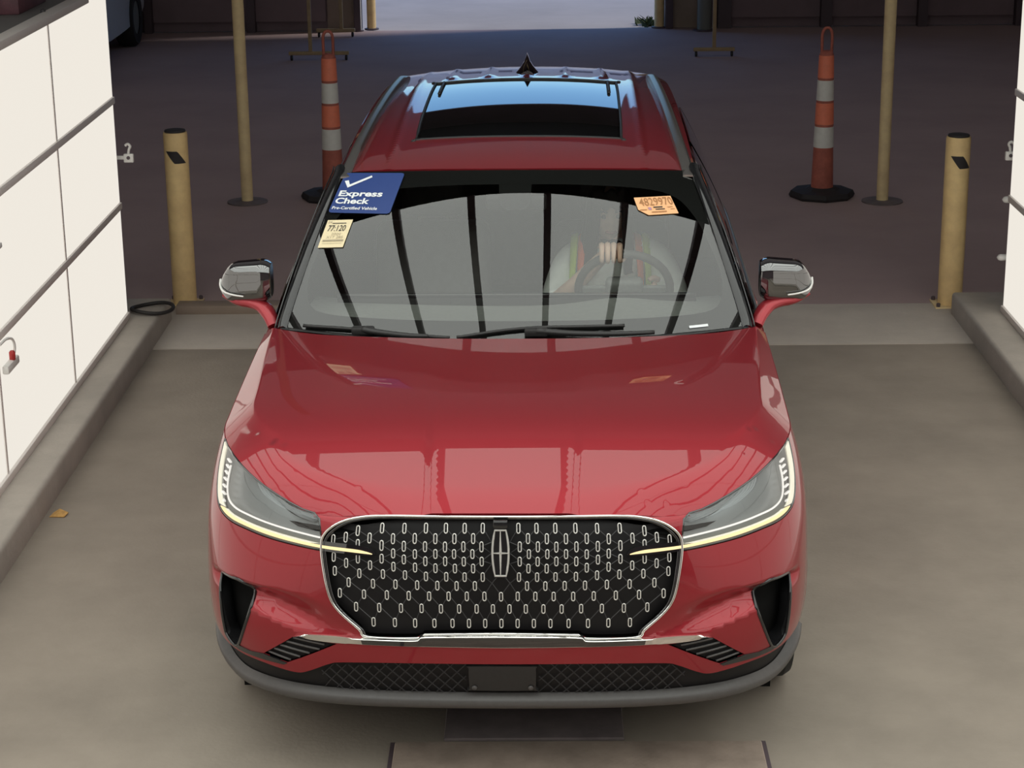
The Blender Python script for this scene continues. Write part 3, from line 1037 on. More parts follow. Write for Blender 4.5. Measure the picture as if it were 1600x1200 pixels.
# ---- strip of nose between grille ring and hood edge
top = [(a, b + .003) for a, b in GR[:9]]
nose = top + [(.558, .852), (.565, .888), (.590, .928), (.60, .9495), (.4, .9495), (.2, .9495), (0, .9495)]
nose = nose[:-1] + [(0, .9495)] + [(-a, b) for a, b in reversed(nose[1:-1])]
patch('nose_trim', nose, Fs, M['paint'], SUV, sp=.012, th=.012, off=-.001)

# ---- fenders
def fender(s):
    up = [(a, .9495) for a in np.linspace(am + .03, 1.168, 24)]
    out = [(1.168, .945), (1.142, .900), (1.114, .866)] + [(1.19, .795), (1.30, .721)] + arch(AXF, 57, 180, 30) + side_curve([(1.41, .36), (1.60, .36), (1.70, .37), (1.70, .6), (1.70, .9), (1.665, 1.03)])
    pl = np.array(out + up)
    if s < 0:
        pl = mirror2(pl)
    return patch('fender', pl, Fs, M['paint'], SUV, sp=.02, th=.014)
for s in (-1, 1):
    fender(s)
    # fender top behind the hood corner, filling to the pillar foot
    V, F = g_grid(lambda u, v: np.stack([s * (.932 - u * .07), 1.56 + v * .20, 1.066 + .008 * v + u * .028 + 0 * v], -1), np.linspace(0, 1, 5), np.linspace(0, 1, 5))
    mesh('fender_corner', V, [f[::-1] for f in F] if s > 0 else F, M['paint'], SUV)

# ---- grille
GRI = empty('grille', (0, 0, 0), 0, SUV)
gout = both(GR)
gout = [p for i, p in enumerate(gout)]
gring = both(list(map(tuple, catmull(GR[:-1], 4))) + [GR[-1]])
patch('backing', [(a * 1.012, b + (.004 if b > .8 else -.004)) for a, b in gring], Fs, M['gback'], GRI, sp=.03, th=.0, off=-.035)
P = OUT(Fs, .002)(*np.array(gring).T)
V, F = g_tube(P, .0043, 8, True)
mesh('chrome_ring', V, F, M['chrome'], GRI, True)
P = OUT(Fs, -.004)(*(np.array(gring) * np.array([[.985, 1]]) + np.array([[0, -.004]])).T)
V, F = g_tube(P, .006, 6, True)
mesh('inner_bezel', V, F, M['piano'], GRI, True)
PILL = [
 [(.054,.897),(.109,.896),(.166,.895),(.227,.893),(.293,.889),(.362,.885),(.438,.872)],
 [(.083,.865),(.140,.864),(.198,.863),(.261,.862),(.328,.859),(.401,.857),(.477,.854)],
 [(.058,.842),(.113,.842),(.169,.841),(.230,.841),(.295,.841),(.364,.841),(.439,.840),(.518,.846)],
 [(.086,.821),(.142,.821),(.199,.821),(.262,.820),(.329,.821)],
 [(.058,.798),(.113,.798),(.170,.799),(.231,.799),(.297,.804),(.366,.805),(.441,.803),(.519,.804)],
 [(.085,.776),(.141,.776),(.201,.777),(.264,.779),(.331,.781),(.404,.784),(.480,.788)],
 [(.056,.748),(.112,.748),(.169,.749),(.232,.750),(.297,.754),(.366,.756),(.441,.756),(.520,.760)],
 [(.081,.719),(.138,.719),(.198,.720),(.261,.721),(.329,.723),(.400,.723),(.478,.724)],
 [(0,.684),(.052,.685),(.107,.685),(.164,.685),(.225,.685),(.289,.686),(.358,.687),(.431,.687),(.509,.687)],
 [(.026,.644),(.077,.644),(.132,.644),(.189,.644),(.250,.645),(.315,.645),(.384,.645),(.458,.645)],
 [(0,.596),(.051,.596),(.102,.596),(.154,.596),(.211,.596),(.272,.596),(.336,.597),(.404,.597)]]
def frame(fn, a, b):
    e = 1e-4
    P = fn([a, a + e, a], [b, b, b + e])
    x = (P[1] - P[0]); x /= np.linalg.norm(x)
    n = np.cross(x, P[2] - P[0]); n /= np.linalg.norm(n)
    y = np.cross(n, x)
    m = Matrix.Identity(4)
    for i in range(3):
        m[i][0], m[i][1], m[i][2], m[i][3] = x[i], y[i], n[i], P[0][i]
    return m
def stadium(hw, hh, n=4):
    return [(hw * cos(t), (hh - hw) + hw * sin(t), 0) for t in np.linspace(0, pi, n)] + [(hw * cos(t), -(hh - hw) + hw * sin(t), 0) for t in np.linspace(pi, 2 * pi, n)]
Vp, Fp = g_tube(stadium(.0048, .0142, 5), .0019, 5, True, up=(0, 0, 1))
pm = bpy.data.meshes.new('grille_pill')
pm.from_pydata([tuple(v) for v in Vp], [], Fp)
pm.materials.append(M['pill'])
pm.shade_smooth()
allp, pa, pb, pk = [], [], [], []
for r, row in enumerate(PILL):
    rr = [(s * a, b) for a, b in row for s in ((1, -1) if a > 0 else (1,))]
    pa += [q[0] for q in rr]; pb += [q[1] for q in rr]
    pk += [1.08 if r < 3 else (.98 if r < 7 else 1.0)] * len(rr)
    allp.append(sorted(rr))
pa, pb = np.array(pa), np.array(pb)
_fp = OUT(Fs, -.004)
p0, px_, py_ = _fp(pa, pb), _fp(pa + 1e-4, pb), _fp(pa, pb + 1e-4)
for k in range(len(pa)):
    x = Vector(px_[k] - p0[k]).normalized()
    nn = x.cross(Vector(py_[k] - p0[k])).normalized()
    yv = nn.cross(x)
    m_ = Matrix((x, yv, nn)).transposed().to_4x4()
    m_.translation = Vector(p0[k])
    inst(pm, 'grille_pill', GRI, m_ @ Matrix.Diagonal((1, pk[k], 1, 1)))
# cast lattice behind the pills
mb = MB()
fn = OUT(Fs, -.014)
full_rows = [r + ([(0, r[0][1])] if i % 2 == 0 and i < 8 else ([(-.028, r[0][1]), (.028, r[0][1])] if i < 8 else [])) for i, r in enumerate(allp)]
segs = []
for r0, r1 in zip(full_rows[:-1], full_rows[1:]):
    for a, b in r0:
        for s in (-1, 1):
            c = [q for q in r1 if s * (q[0] - a) > .004]
            if not c:
                continue
            q = min(c, key=lambda q: abs(q[0] - a))
            if abs(q[0] - a) > .06:
                continue
            t = np.linspace(0, 1, 4)
            segs.append(np.stack([a + (q[0] - a) * t, b + (q[1] - b) * t], 1))
SA = np.vstack(segs)
SP = fn(SA[:, 0], SA[:, 1]).reshape(len(segs), 4, 3)
for Q in SP:
    mb.add(*g_tube(Q, .0016, 4))
mb.build('grille_lattice', M['gmesh'], GRI, False)['kind'] = 'stuff'

# ---- emblem on the grille
EM = empty('emblem', (0, 0, 0), 0, SUV)
em_m = frame(OUT(Fs, .004), 0, .826)
def em_obj(nm, V, F, m):
    o = mesh(nm, V, F, m, EM, True, None, 40)
    o.matrix_local = em_m
    return o
def barrel(hw0, hw1, hh, n=9):
    L = []
    for t in np.linspace(-1, 1, n):
        L.append((hw0 + (hw1 - hw0) * (1 - t * t), t * hh))
    return [(x, y, 0) for x, y in L] + [(-x, y, 0) for x, y in reversed(L)]
B = barrel(.019, .028, .076)
V = [(x, y, -.012) for x, y, z in B] + [(x, y, .002) for x, y, z in B]
n = len(B)
em_obj('backplate', V, [tuple(range(n, 2 * n))] + [(i, (i + 1) % n, (i + 1) % n + n, i + n) for i in range(n)], M['black_gloss'])
V, F = g_tube(barrel(.0165, .0245, .070), .0032, 6, True, up=(0, 0, 1))
em_obj('chrome_frame', [(x, y, z + .004) for x, y, z in V], F, M['pill'])
mb = MB()
for L, W_ in (((0, 1), (.068, .0036)), ((1, 0), (.0235, .0026))):
    h, ww = W_
    d = np.array(L, float); p_ = np.array([d[1], -d[0]])
    pts = [d * h, p_ * ww, -d * h, -p_ * ww]
    pts = [d * h + p_ * ww * .35, d * h * .05 + p_ * ww, -d * h + p_ * ww * .35, -d * h - p_ * ww * .35, d * h * .05 - p_ * ww, d * h - p_ * ww * .35]
    V = [(q[0], q[1], .002) for q in pts] + [(q[0] * .98, q[1] * .98, .0075) for q in pts]
    F = [tuple(range(6, 12))] + [(i, (i + 1) % 6, (i + 1) % 6 + 6, i + 6) for i in range(6)]
    mb.add(V, F)
o = mb.build('star', M['pill'], EM, False)
o.matrix_local = em_m
# housing block above the star (camera cover)
V, F = g_box(0, .088, .0, .046, .026, .016, .006, 2)
em_obj('camera_cover', V, F, M['black_gloss'])

# ---- headlights
def headlight(s):
    H = empty('headlight', (0, 0, 0), 0, SUV)
    sg = lambda pl: np.array(pl) if s > 0 else mirror2(pl)
    lo = list(map(tuple, catmull(LAMP_LO, 4)))
    up = list(map(tuple, catmull(LAMP_UP[:4], 3)))[1:] + LAMP_UP[4:]
    outl = lo + up
    patch('lens', sg(outl), Fs, M['lens'], H, sp=.02, th=.0, off=-.002)
    patch('reflector', sg(outl), Fs, M['lamp_in'], H, sp=.03, th=.0, off=-.028)
    # bezel walls round the lamp
    P = OUT(Fs, -.004)(*sg(outl).T); Q = OUT(Fs, -.03)(*sg(outl).T)
    n = len(P)
    V = list(P) + list(Q)
    mesh('bezel', V, [(i, (i + 1) % n, (i + 1) % n + n, i + n) for i in range(n)], M['lamp_dark'], H, True)
    # black gasket line round the outline
    V, F = g_tube(OUT(Fs, -.003)(*sg(lo).T), .0045, 6)
    mesh('gasket', V, F, M['piano'], H, True)
    V, F = g_tube(OUT(Fs, -.001)(*sg([(a, b) for a, b in up] ).T), .0035, 6)
    mesh('gasket', V, F, M['piano'], H, True)
    # daytime running light: wing into the grille, along the lower edge, up the outer edge
    DU = [(.389, .8185), (.412, .8265), (.436, .8315), (.518, .8335), (.558, .834), (.65, .8385), (.75, .8420), (.86, .8440), (.95, .8455), (1.005, .853), (1.045, .868), (1.074, .896), (1.098, .943)]
    DD = [(.389, .8165), (.415, .8175), (.48, .8205), (.558, .8240), (.651, .8285), (.748, .8315), (.852, .8345), (.944, .8350), (1.012, .840), (1.062, .851), (1.097, .873), (1.126, .902), (1.150, .945)]
    def band(nm, fa, fb, i0, i1, off, m, w0=0., w1=1.):
        A, B_ = catmull(DD, 5), catmull(DU, 5)
        A, B_ = A[i0:i1], B_[i0:i1]
        A2, B2 = A + (B_ - A) * w0, A + (B_ - A) * w1
        pts = np.vstack([A2, B2[::-1]])
        return patch(nm, sg(pts), Fs, m, H, sp=.01, th=.006, off=off)
    band('running_light', 0, 0, 1, 43, .0035, M['drl'], .10, .72)
    band('light_guide', 0, 0, 43, 61, .001, M['drl_d'], .0, .85)
    band('light_edge', 0, 0, 21, 43, .003, M['drl_d'], .78, 1.1)
    # slim white line above the running light
    LI = catmull([(.562, .847), (.63, .8505), (.724, .854), (.841, .857), (.935, .8585), (.990, .868), (1.015, .892), (1.024, .925)], 5)
    V, F = g_tube(OUT(Fs, -.004)(*sg(LI).T), .0032, 6)
    mesh('light_line', V, F, M['drl_w'], H, True)
    # LED segments up the outer edge
    for t in np.linspace(.855, .928, 7):
        a = 1.020 + (t - .855) * .30
        V, F = g_box(0, 0, 0, .030, .0065, .010, .002, 1)
        o = mesh('led_segment', V, F, M['drl_w'], H, False)
        o.matrix_local = frame(OUT(Fs, -.006), s * (a + .012), t)
    # wing holder
    WG = catmull([(.385, .817), (.415, .8125), (.48, .8155), (.560, .8185)], 5)
    WU = catmull([(.385, .819), (.40, .832), (.436, .8385), (.518, .8405), (.560, .8405)], 4)
    pts = np.vstack([WG, WU[::-1]])
    patch('wing_housing', sg(pts), Fs, M['piano'], H, sp=.012, th=.02, off=.001)
    return H
headlight(-1)
headlight(1)

# ---- chrome strip under the grille
TOPC = catmull([(0, .562), (.24, .559), (.272, .547), (.425, .547), (.497, .545), (.581, .5435), (.636, .541), (.668, .533)], 6)
BOTC = catmull([(0, .515), (.171, .517), (.375, .5205), (.541, .522), (.605, .5245), (.650, .529), (.668, .532)], 6)
aa = np.linspace(-.667, .667, 150)
tb = np.interp(np.abs(aa), TOPC[:, 0], TOPC[:, 1]); bb = np.interp(np.abs(aa), BOTC[:, 0], BOTC[:, 1])
ws = [(0, -.004), (.0, .004), (.05, .0075), (.09, .008), (.90, .0175), (.96, .016), (1., .009), (1., -.004)]
V, F = [], []
for f, o_ in ws:
    V += list(OUT(Fs, o_)(aa, bb + (tb - bb) * f))
n = len(aa)
for j in range(len(ws) - 1):
    for i in range(n - 1):
        F.append((j * n + i, j * n + i + 1, (j + 1) * n + i + 1, (j + 1) * n + i))
cs = mesh('chrome_strip', V, F, [M['chrome'], M['piano']], SUV, True, None, 60)
for k, pol in enumerate(cs.data.polygons):
    if k // (n - 1) == 3 and abs(aa[k % (n - 1)]) < .45:
        pol.material_index = 1

# ---- side intakes, slatted vents, trim strips
for s in (-1, 1):
    sg = lambda pl: np.array(pl) if s > 0 else mirror2(pl)
    I = empty('side_intake', (0, 0, 0), 0, SUV)
    ip = catmull(INTAKE, 4, True)
    c = ip.mean(0)
    amx = ip[:, 0].max()
    squeeze = lambda k, kb: np.stack([amx - (amx - ip[:, 0]) * k, c[1] + (ip[:, 1] - c[1]) * kb], 1)
    P0 = OUT(Fs, -.001)(*sg(ip).T)
    P1 = OUT(Fs, -.030)(*sg(squeeze(.80, .95)).T)
    P2 = Fs(*sg(squeeze(.70, .86)).T) + np.array([-s * .03, .13, 0])
    V, F = g_tube(OUT(Fs, .0)(*sg(ip).T), .0055, 6, True)
    mesh('rim_seal', V, F, M['black_gloss'], I, True)
    n = len(ip)
    V = list(P0) + list(P1) + list(P2)
    F = [(r * n + i, r * n + (i + 1) % n, (r + 1) * n + (i + 1) % n, (r + 1) * n + i) for r in range(2) for i in range(n)]
    if s < 0:
        F = [f for f in F]
    mesh('duct', V, F, M['black_gloss'], I, True, None, 60)
    mesh('backing', list(P2), [tuple(range(n))], M['void'], I, False)
    # vent with slats
    Vt = empty('slatted_vent', (0, 0, 0), 0, SUV)
    vp = np.array(VENT)
    patch('backing', sg(vp * np.array([[1, 1]])), Fs, M['gback'], Vt, sp=.02, th=0, off=-.012)
    for k in range(5):
        f = (k + .6) / 5.2
        p0 = vp[1] + (vp[0] - vp[1]) * f + np.array([-.004, -.001])
        p1 = vp[3] + (vp[4] - vp[3]) * min(1, f * 1.02) + np.array([.006, .001])
        if k == 0:
            p1 = vp[2] * .55 + vp[3] * .45 + np.array([0, -.012])
        L = np.linspace(0, 1, 8)[:, None]
        pl = p0 + (p1 - p0) * L
        V, F = g_tube(OUT(Fs, -.005)(*(pl * np.array([[s, 1]])).T), .0038, 5)
        mesh('slat', V, F, M['lipgrey'], Vt, True)
    st = [(.800, .4365), (.755, .430), (.709, .4215), (.722, .413), (.78, .4135), (.85, .4125), (.925, .411), (.966, .4165), (.923, .4295), (.86, .4285)]
    patch('trim_strip', sg(st), Fs, M['black_gloss'], SUV, sp=.015, th=.006, off=.003)

# ---- lower grille, radar cover, lip
LG = empty('lower_grille', (0, 0, 0), 0, SUV)
lo = list(map(tuple, catmull(RED, 4))); lt = list(map(tuple, catmull(LIPT, 4)))
half = [(a, b + .008) for a, b in lo]
pl = both(half)[::1]
lower = [(-a, b - .006) for a, b in lt[::-1]] + [(a, b - .006) for a, b in lt[1:]]
patch('backing', lower + pl[::-1], Fs, M['gback'], LG, sp=.03, th=0, off=-.022)
fn = OUT(Fs, -.014)
for sd in (-1, 1):
    mb = MB()
    for k in range(-16, 17):
        for s in (-1, 1):
            a0 = k * .042
            t = np.linspace(0, 1, 8)
            A = a0 + s * .0527 * (t - .5) * 2
            B_ = .335 + (.448 - .335) * t
            ok = (A * sd < .60) & (A * sd > .112)
            A, B_ = A[ok], B_[ok]
            if len(A):
                ok = B_ < np.interp(np.abs(A), [p[0] for p in RED], [p[1] for p in RED]) - .006
                A, B_ = A[ok], B_[ok]
            if len(A) > 2:
                mb.add(*g_tube(fn(A, B_), .0020, 4))
    mb.build('mesh_insert', M['gmesh'], LG, False)['kind'] = 'stuff'
rad = catmull([(-.108, .36), (-.10, .352), (.10, .352), (.108, .36), (.108, .436), (.10, .444), (-.10, .444), (-.108, .436)], 3, True)
patch('radar_cover', rad, Fs, M['plastic'], LG, sp=.02, th=.015, off=-.003)
for s in (-1, 1):
    V, F = g_lathe([(.009, 0), (.008, .003), (.002, .004)], 12)
    o = mesh('parking_sensor', V, F, M['lipgrey'], LG, True)
    o.matrix_local = frame(OUT(Fs, -.001), s * .092, .365)
# lip: a rounded band that stands proud of the bumper
al = np.linspace(-1.29, 1.29, 160)
tb = np.interp(np.abs(al), [p[0] for p in lt], [p[1] for p in lt])
fall = np.clip((np.abs(al) - .5) / .8, 0, 1)
ws = [(.004, -.02), (.0, .004), (-.006, .014), (-.020, .018), (-.034, .012), (-.044, -.004), (-.052, -.03)]
V, F = [], []
n = len(al)
for db, of in ws:
    V += list(OUT(Fs, of)(al, np.clip(tb + db, .236, .94)))
for j in range(len(ws) - 1):
    for i in range(n - 1):
        F.append(((j + 1) * n + i, (j + 1) * n + i + 1, j * n + i + 1, j * n + i))
mesh('bumper_lip', V, F, M['lipgrey'], SUV, True)
V, F = g_grid(lambda a, b: OUT(Fs, -.02)(a, b), np.linspace(-1.25, 1.25, 100), np.linspace(.235, .30, 4))
mesh('air_dam', V, F, M['void'], SUV, True)

# ---- flanks: doors, quarter panels, cladding (cut along the wheel arches)
def flank(nm, pts, s, m=None, sp=.03):
    pl = np.array(side_curve(pts)) if not isinstance(pts, np.ndarray) else pts
    if s < 0:
        pl = mirror2(pl)
    return patch(nm, pl, Fs, m or M['paint'], SUV if not isinstance(s, tuple) else None, sp=sp, th=.014)
def arc_pts(cy, a0, a1, n, r=RA): return [(cy - r * cos(radians(t)), AXZ + r * sin(radians(t))) for t in np.linspace(a0, a1, n)]
DOORS = {}
yz_top = lambda y: float(sz(np.array([y]))[0]) - .003
for s in (-1, 1):
    d1 = flank('door', [(1.708, .37), (2.75, .37), (2.75, .7), (2.75, yz_top(2.75))] + [(y, yz_top(y)) for y in (2.4, 2.0, 1.708)] + [(1.708, .8)], s)
    d2 = flank('door', [(2.758, .37), (3.42, .37)] + arc_pts(AXR, 0, 60, 8)[1:] + [(3.70, .82), (3.74, yz_top(3.74))] + [(y, yz_top(y)) for y in (3.4, 3.1, 2.758)], s)
    DOORS[s] = (d1, d2)
    flank('quarter_panel', [(3.748, yz_top(3.748)), (3.71, .82)] + arc_pts(AXR, 62, 180, 16) + [(4.40, .40), (4.40, .7), (4.40, yz_top(4.34))] + [(4.1, yz_top(4.1))], s)
    sl = np.array([(LF + .72, .345), (LF + 2.60, .345), (LF + 2.60, .25), (LF + .72, .25)])
    flank('rocker_cladding', sl if s > 0 else sl, s, M['plastic'])
    # handles
    for d, y in ((d1, 2.60), (d2, 3.58)):
        a, b = side_ab(y, .93)
        V, F = g_box(0, 0, .022, .19, .026, .018, .008, 2)
        o = mesh('handle', V, F, M['paint'], d, True, None, 40)
        o.matrix_local = frame(Fs, s * a, b)
    # arch lips
    for cy in (AXF, AXR):
        pts = side_curve(arc_pts(cy, 4, 176, 40, RA))
        A = np.array(pts)
        V, F = g_tube(OUT(Fs, .0)(s * A[:, 0], A[:, 1]), .010, 6)
        mesh('arch_trim', V, F, M['paint'], SUV, True)
# rear end
a1, a2 = LF + LS - .05, LF + LS + LR
for nm, b0, b1, m in (('rear_bumper', .27, .58, 'paint'), ('tailgate', .585, .9495, 'paint')):
    for s in (-1, 1):
        r = np.array([(a1, b0), (a2, b0), (a2, b1), (a1, b1)])
        if s < 0:
            r = mirror2(r)
        patch(nm, r, Fs, M[m], SUV, sp=.04, th=.012)
for s in (-1, 1):
    r = np.array([(a1 + .1, .80), (a2, .80), (a2, .84), (a1 + .1, .86)])
    patch('tail_lamp', r if s > 0 else mirror2(r), Fs, M['tail'], SUV, sp=.04, th=.01, off=.004)

# ---- windshield, frit, cowl, wipers
uv = [(u, 0.) for u in np.linspace(-1, 1, 30)] + [(1, v) for v in np.linspace(0, 1, 14)[1:]] + [(u, 1.) for u in np.linspace(1, -1, 24)[1:]] + [(-1, v) for v in np.linspace(1, 0, 14)[1:-1]]
WS = patch('windshield', uv, Wn, M['wind'], SUV, sp=.05, th=0.)
fin = catmull([(-.967, .30), (-.935, .16), (-.85, .098), (-.57, .092), (-.19, .098), (.19, .098), (.57, .092), (.85, .098), (.935, .16), (.967, .30), (.955, .50), (.93, .66), (.86, .80), (.70, .865), (.35, .895), (0, .90), (-.35, .895), (-.70, .865), (-.86, .80), (-.93, .66), (-.955, .50)], 4, True)
patch('frit_border', uv, Wn, M['frit'], WS, holes=[fin], sp=.04, th=0., off=-.004)
# mirror bracket / sensor pod behind the glass and interior mirror
sp_ = catmull([(-.09, .90), (-.075, .76), (0, .73), (.075, .76), (.09, .90)], 4)
patch('sensor_pod', np.vstack([sp_, [(.09, .93), (-.09, .93)]]), Wn, M['frit'], WS, sp=.03, th=0., off=-.005)
V, F = g_grid(lambda u, v: np.stack([u * .87, 1.37 + .155 * u * u + v * .085, 1.092 + .012 * u * u - .014 * v + .0 * u], -1), np.linspace(-1, 1, 40), np.linspace(0, 1, 4))
mesh('cowl_panel', V, F, M['plastic'], SUV)
def wiper(pts, piv, label=None):
    W_ = empty('wiper', (0, 0, 0), 0, SUV)
    P = OUT(Wn, .014)(*np.array(catmull(pts, 8)).T)
    V, F = g_tube(P, .0065, 6)
    mesh('blade', V, F, M['plastic'], W_, True)
    A = OUT(Wn, .030)(*np.array(catmull(piv, 6)).T)
    V, F = g_tube(A, np.linspace(.014, .008, len(A)), 6)
    mesh('arm', V, F, M['plastic'], W_, True)
    k = OUT(Wn, .022)([piv[0][0]], [piv[0][1]])[0]
    V, F = g_box(*k, .085, .035, .03, .008, 2)
    mesh('pivot_cover', V, F, M['plastic'], W_, True, None, 40)
wiper([(-.915, .012), (-.70, .018), (-.45, .008), (-.27, .002)], [(-.645, .012), (-.58, .004), (-.45, -.004), (-.36, -.002)])
wiper([(-.24, .004), (-.05, .040), (.107, .055), (.3, .054), (.481, .050)], [(.10, .030), (.25, .014), (.45, .002), (.60, -.002)])
P = OUT(Wn, .014)(*np.array(catmull([(.10, .03), (.3, .018), (.5, .006), (.66, .004)], 8)).T)

# ---- A pillars
for s in (-1, 1):
    vv = np.linspace(-.02, 1.02, 30)
    E0 = Wn(np.full(30, s * 1.0), np.clip(vv, 0, 1)) + (np.clip(vv, -.02, 0) + np.clip(vv - 1, 0, .02))[:, None] * np.array([0, .6, .5])
    nrm = np.array([s * .75, -.35, .55])
    secs = [(-.006, .002), (-.002, .013), (.008, .017), (.022, .013), (.034, .004), (.040, -.015)]
    V, F = [], []
    for ox, oz in secs:
        V += list(E0 + np.array([s * ox, ox * .35, oz]))
    for j in range(len(secs) - 1):
        for i in range(29):
            F.append((j * 30 + i, j * 30 + i + 1, (j + 1) * 30 + i + 1, (j + 1) * 30 + i))
    mesh('pillar_trim', V, [f[::-1] for f in F] if s > 0 else F, M['black_gloss'], SUV, True, None, 70)
    V, F = g_tube(E0 + np.array([s * .040, .014, .004]), .0032, 6)
    mesh('pillar_moulding', V, F, M['black_gloss'], SUV, True)

# ---- roof
def roof_edge_x(y): return .705 - .018 * np.clip((y - 2.3) / 2.2, 0, 1)
ry = np.linspace(2.10, 4.62, 50)
frontr = [(x, 2.012 + .115 * (x / .68) ** 2 + .006) for x in np.linspace(-.70, .70, 30)]
sideR = [(roof_edge_x(y), y) for y in np.linspace(2.16, 4.45, 40)]
rearr = [(x, 4.74 - .25 * (abs(x) / .66) ** 3) for x in np.linspace(.66, -.66, 24)]
rout = frontr + sideR + rearr + [(-x, y) for x, y in reversed(sideR)]
def RfC(x, y):
    P = Rf(x, y)
    ax = np.abs(P[:, 0])
    # twin valley lines outboard of the sunroof and short ribs behind it
    P[:, 2] += .004 * np.exp(-((ax - .50) / .012) ** 2)
    k = np.clip((P[:, 1] - 3.90) / .08, 0, 1) * np.clip((4.60 - P[:, 1]) / .1, 0, 1)
    for c in (0, .185, .36):
        P[:, 2] += .009 * k * np.exp(-((ax - c) / .022) ** 2)
    return P
SR = catmull([(-.418, 2.50), (-.40, 2.475), (0, 2.455), (.40, 2.475), (.418, 2.50), (.425, 3.1), (.425, 3.80), (.41, 3.83), (0, 3.85), (-.41, 3.83), (-.425, 3.80), (-.425, 3.1)], 4, True)
roof = patch('roof_panel', rout, RfC, M['paint'], SUV, holes=[SR], sp=.022, th=.02)
SRo = empty('sunroof', (0, 0, 0), 0, SUV)
patch('glass_panel', SR * np.array([[.985, 1]]) , Rf, M['roofglass'], SRo, sp=.05, th=0, off=-.003)
V, F = g_tube(OUT(Rf, .0)(*SR.T), .006, 6, True)
mesh('seal', V, F, M['plastic'], SRo, True)
for s in (-1, 1):
    V, F = g_tube(OUT(Rf, .002)(np.full(12, s * .385), np.linspace(3.45, 3.82, 12)), .008, 6)
    mesh('deflector_arm', V, F, M['plastic'], SRo, True)
# rails
for s in (-1, 1):
    y = np.linspace(2.08, 4.25, 60)
    x = np.interp(y, [2.08, 2.3, 2.7, 3.3, 4.0, 4.25], [.668, .655, .640, .625, .606, .600])
    base = Rf(s * x, y)
    h = .034 * np.minimum(1, np.minimum((y - 2.05) / .35, (4.30 - y) / .3)) ** .6
    Rl = empty('roof_rail', (0, 0, 0), 0, SUV)
    V, F = [], []
    sec = [(-.020, -.01), (-.019, .8), (-.010, 1.0), (.010, 1.0), (.019, .8), (.021, -.01)]
    for dx, f in sec:
        V += [(p[0] + dx, p[1], p[2] + f * hh + .002) for p, hh in zip(base, h)]
    n = len(y)
    F = [(j * n + i, (j + 1) * n + i, (j + 1) * n + i + 1, j * n + i + 1) for j in range(5) for i in range(n - 1)]
    F += [tuple(j * n for j in range(6)), tuple(reversed([j * n + n - 1 for j in range(6)]))]
    mesh('bar', V, F, M['rail'], Rl, True, None, 50)
    V, F = g_tube(base + np.array([s * .026, 0, .002]), .006, 6)
    mesh('base_seal', V, F, M['plastic'], Rl, True)
# shark-fin antenna
V, F = [], []
prof = [(-.13, 0, .030), (-.06, .022, .028), (.0, .046, .020), (.05, .068, .011), (.075, .073, .004)]
sec = []
for yy, h, wd in [(-.13, .006, .020), (-.09, .024, .044), (-.04, .046, .052), (.01, .070, .055), (.05, .094, .056), (.075, .096, .054), (.095, .03, .048)]:
    ring = []
    for k in range(9):
        t = -1 + 2 * k / 8
        ring.append((wd * t, yy, h * (1 - abs(t) ** .62) if abs(t) < 1 else 0))
    sec.append(ring)
z0 = float(Rf([0], [4.10])[0, 2])
for r in sec:
    V += [(x, 4.10 + yy, z0 + z - .004) for x, yy, z in r]
for i in range(len(sec) - 1):
    for k in range(8):
        F.append((i * 9 + k, i * 9 + k + 1, (i + 1) * 9 + k + 1, (i + 1) * 9 + k))
F.append(tuple(reversed(range(9)))); F.append(tuple((len(sec) - 1) * 9 + k for k in range(9)))
mesh('antenna', V, F, M['piano'], SUV, True, None, 60)
# rear spoiler lip and rear window
V, F = g_grid(lambda u, v: np.stack([u * (.66 + .14 * v), 4.66 + .16 * v - .22 * np.abs(u) ** 3 * (1 - v), 1.575 - .48 * v - .03 * u * u * (1 - v)], -1), np.linspace(-1, 1, 20), np.linspace(0, 1, 8))
mesh('rear_window', V, [f[::-1] for f in F], M['sideglass'], SUV, True)

# ---- side glass and pillars
def SGf(s):
    def f(y, v):
        y = np.atleast_1d(np.asarray(y, float)); v = np.atleast_1d(np.asarray(v, float))
        xb = .922 - .03 * np.clip((y - 3.4) / 1.0, 0, 1); zb = sz(np.clip(y, .8, 4.3)) + .0
        yt = np.clip(y, 2.05, 4.55)
        xt = roof_edge_x(yt); zt = Rf(xt, yt)[:, 2]
        x = xb + (xt - xb) * v + .022 * 4 * v * (1 - v)
        z = zb + (zt - zb) * v
        return np.stack([s * x, y, z], -1)
    return f
def vtop(y):  # window line below the roof / A pillar
    return float(np.interp(y, [1.62, 2.13, 2.3, 3.6, 4.2, 4.5], [0.03, .955, .97, .96, .80, .55]))
for s in (-1, 1):
    fl_ = SGf(s)
    ys = np.linspace(1.64, 4.5, 60)
    out = [(y, 0.) for y in ys] + [(y, min(1.0, vtop(y) + .045)) for y in ys[::-1]]
    d1, d2 = DOORS[s]
    patch('window_frame', out, fl_, M['black_gloss'], SUV, sp=.05, th=0, off=-.008, flip=(s < 0))
    for par, y0, y1 in ((d1, 1.78, 2.72), (d2, 2.80, 3.66), (SUV, 3.74, 4.36)):
        yy = np.linspace(y0, y1, 16)
        o2 = [(y, .03) for y in yy] + [(y, max(.05, vtop(y) - .02)) for y in yy[::-1]]
        patch('window' if par is not SUV else 'quarter_window', o2, fl_, M['doorglass'] if par is d1 else M['sideglass'], par, sp=.05, th=.004, off=.001, flip=(s < 0))
    yy = np.linspace(1.64, 4.36, 40)
    V, F = g_tube(fl_(yy, np.full(40, .012)) + np.array([s * .006, 0, 0]), .007, 6)
    mesh('belt_moulding', V, F, M['rail'], SUV, True)

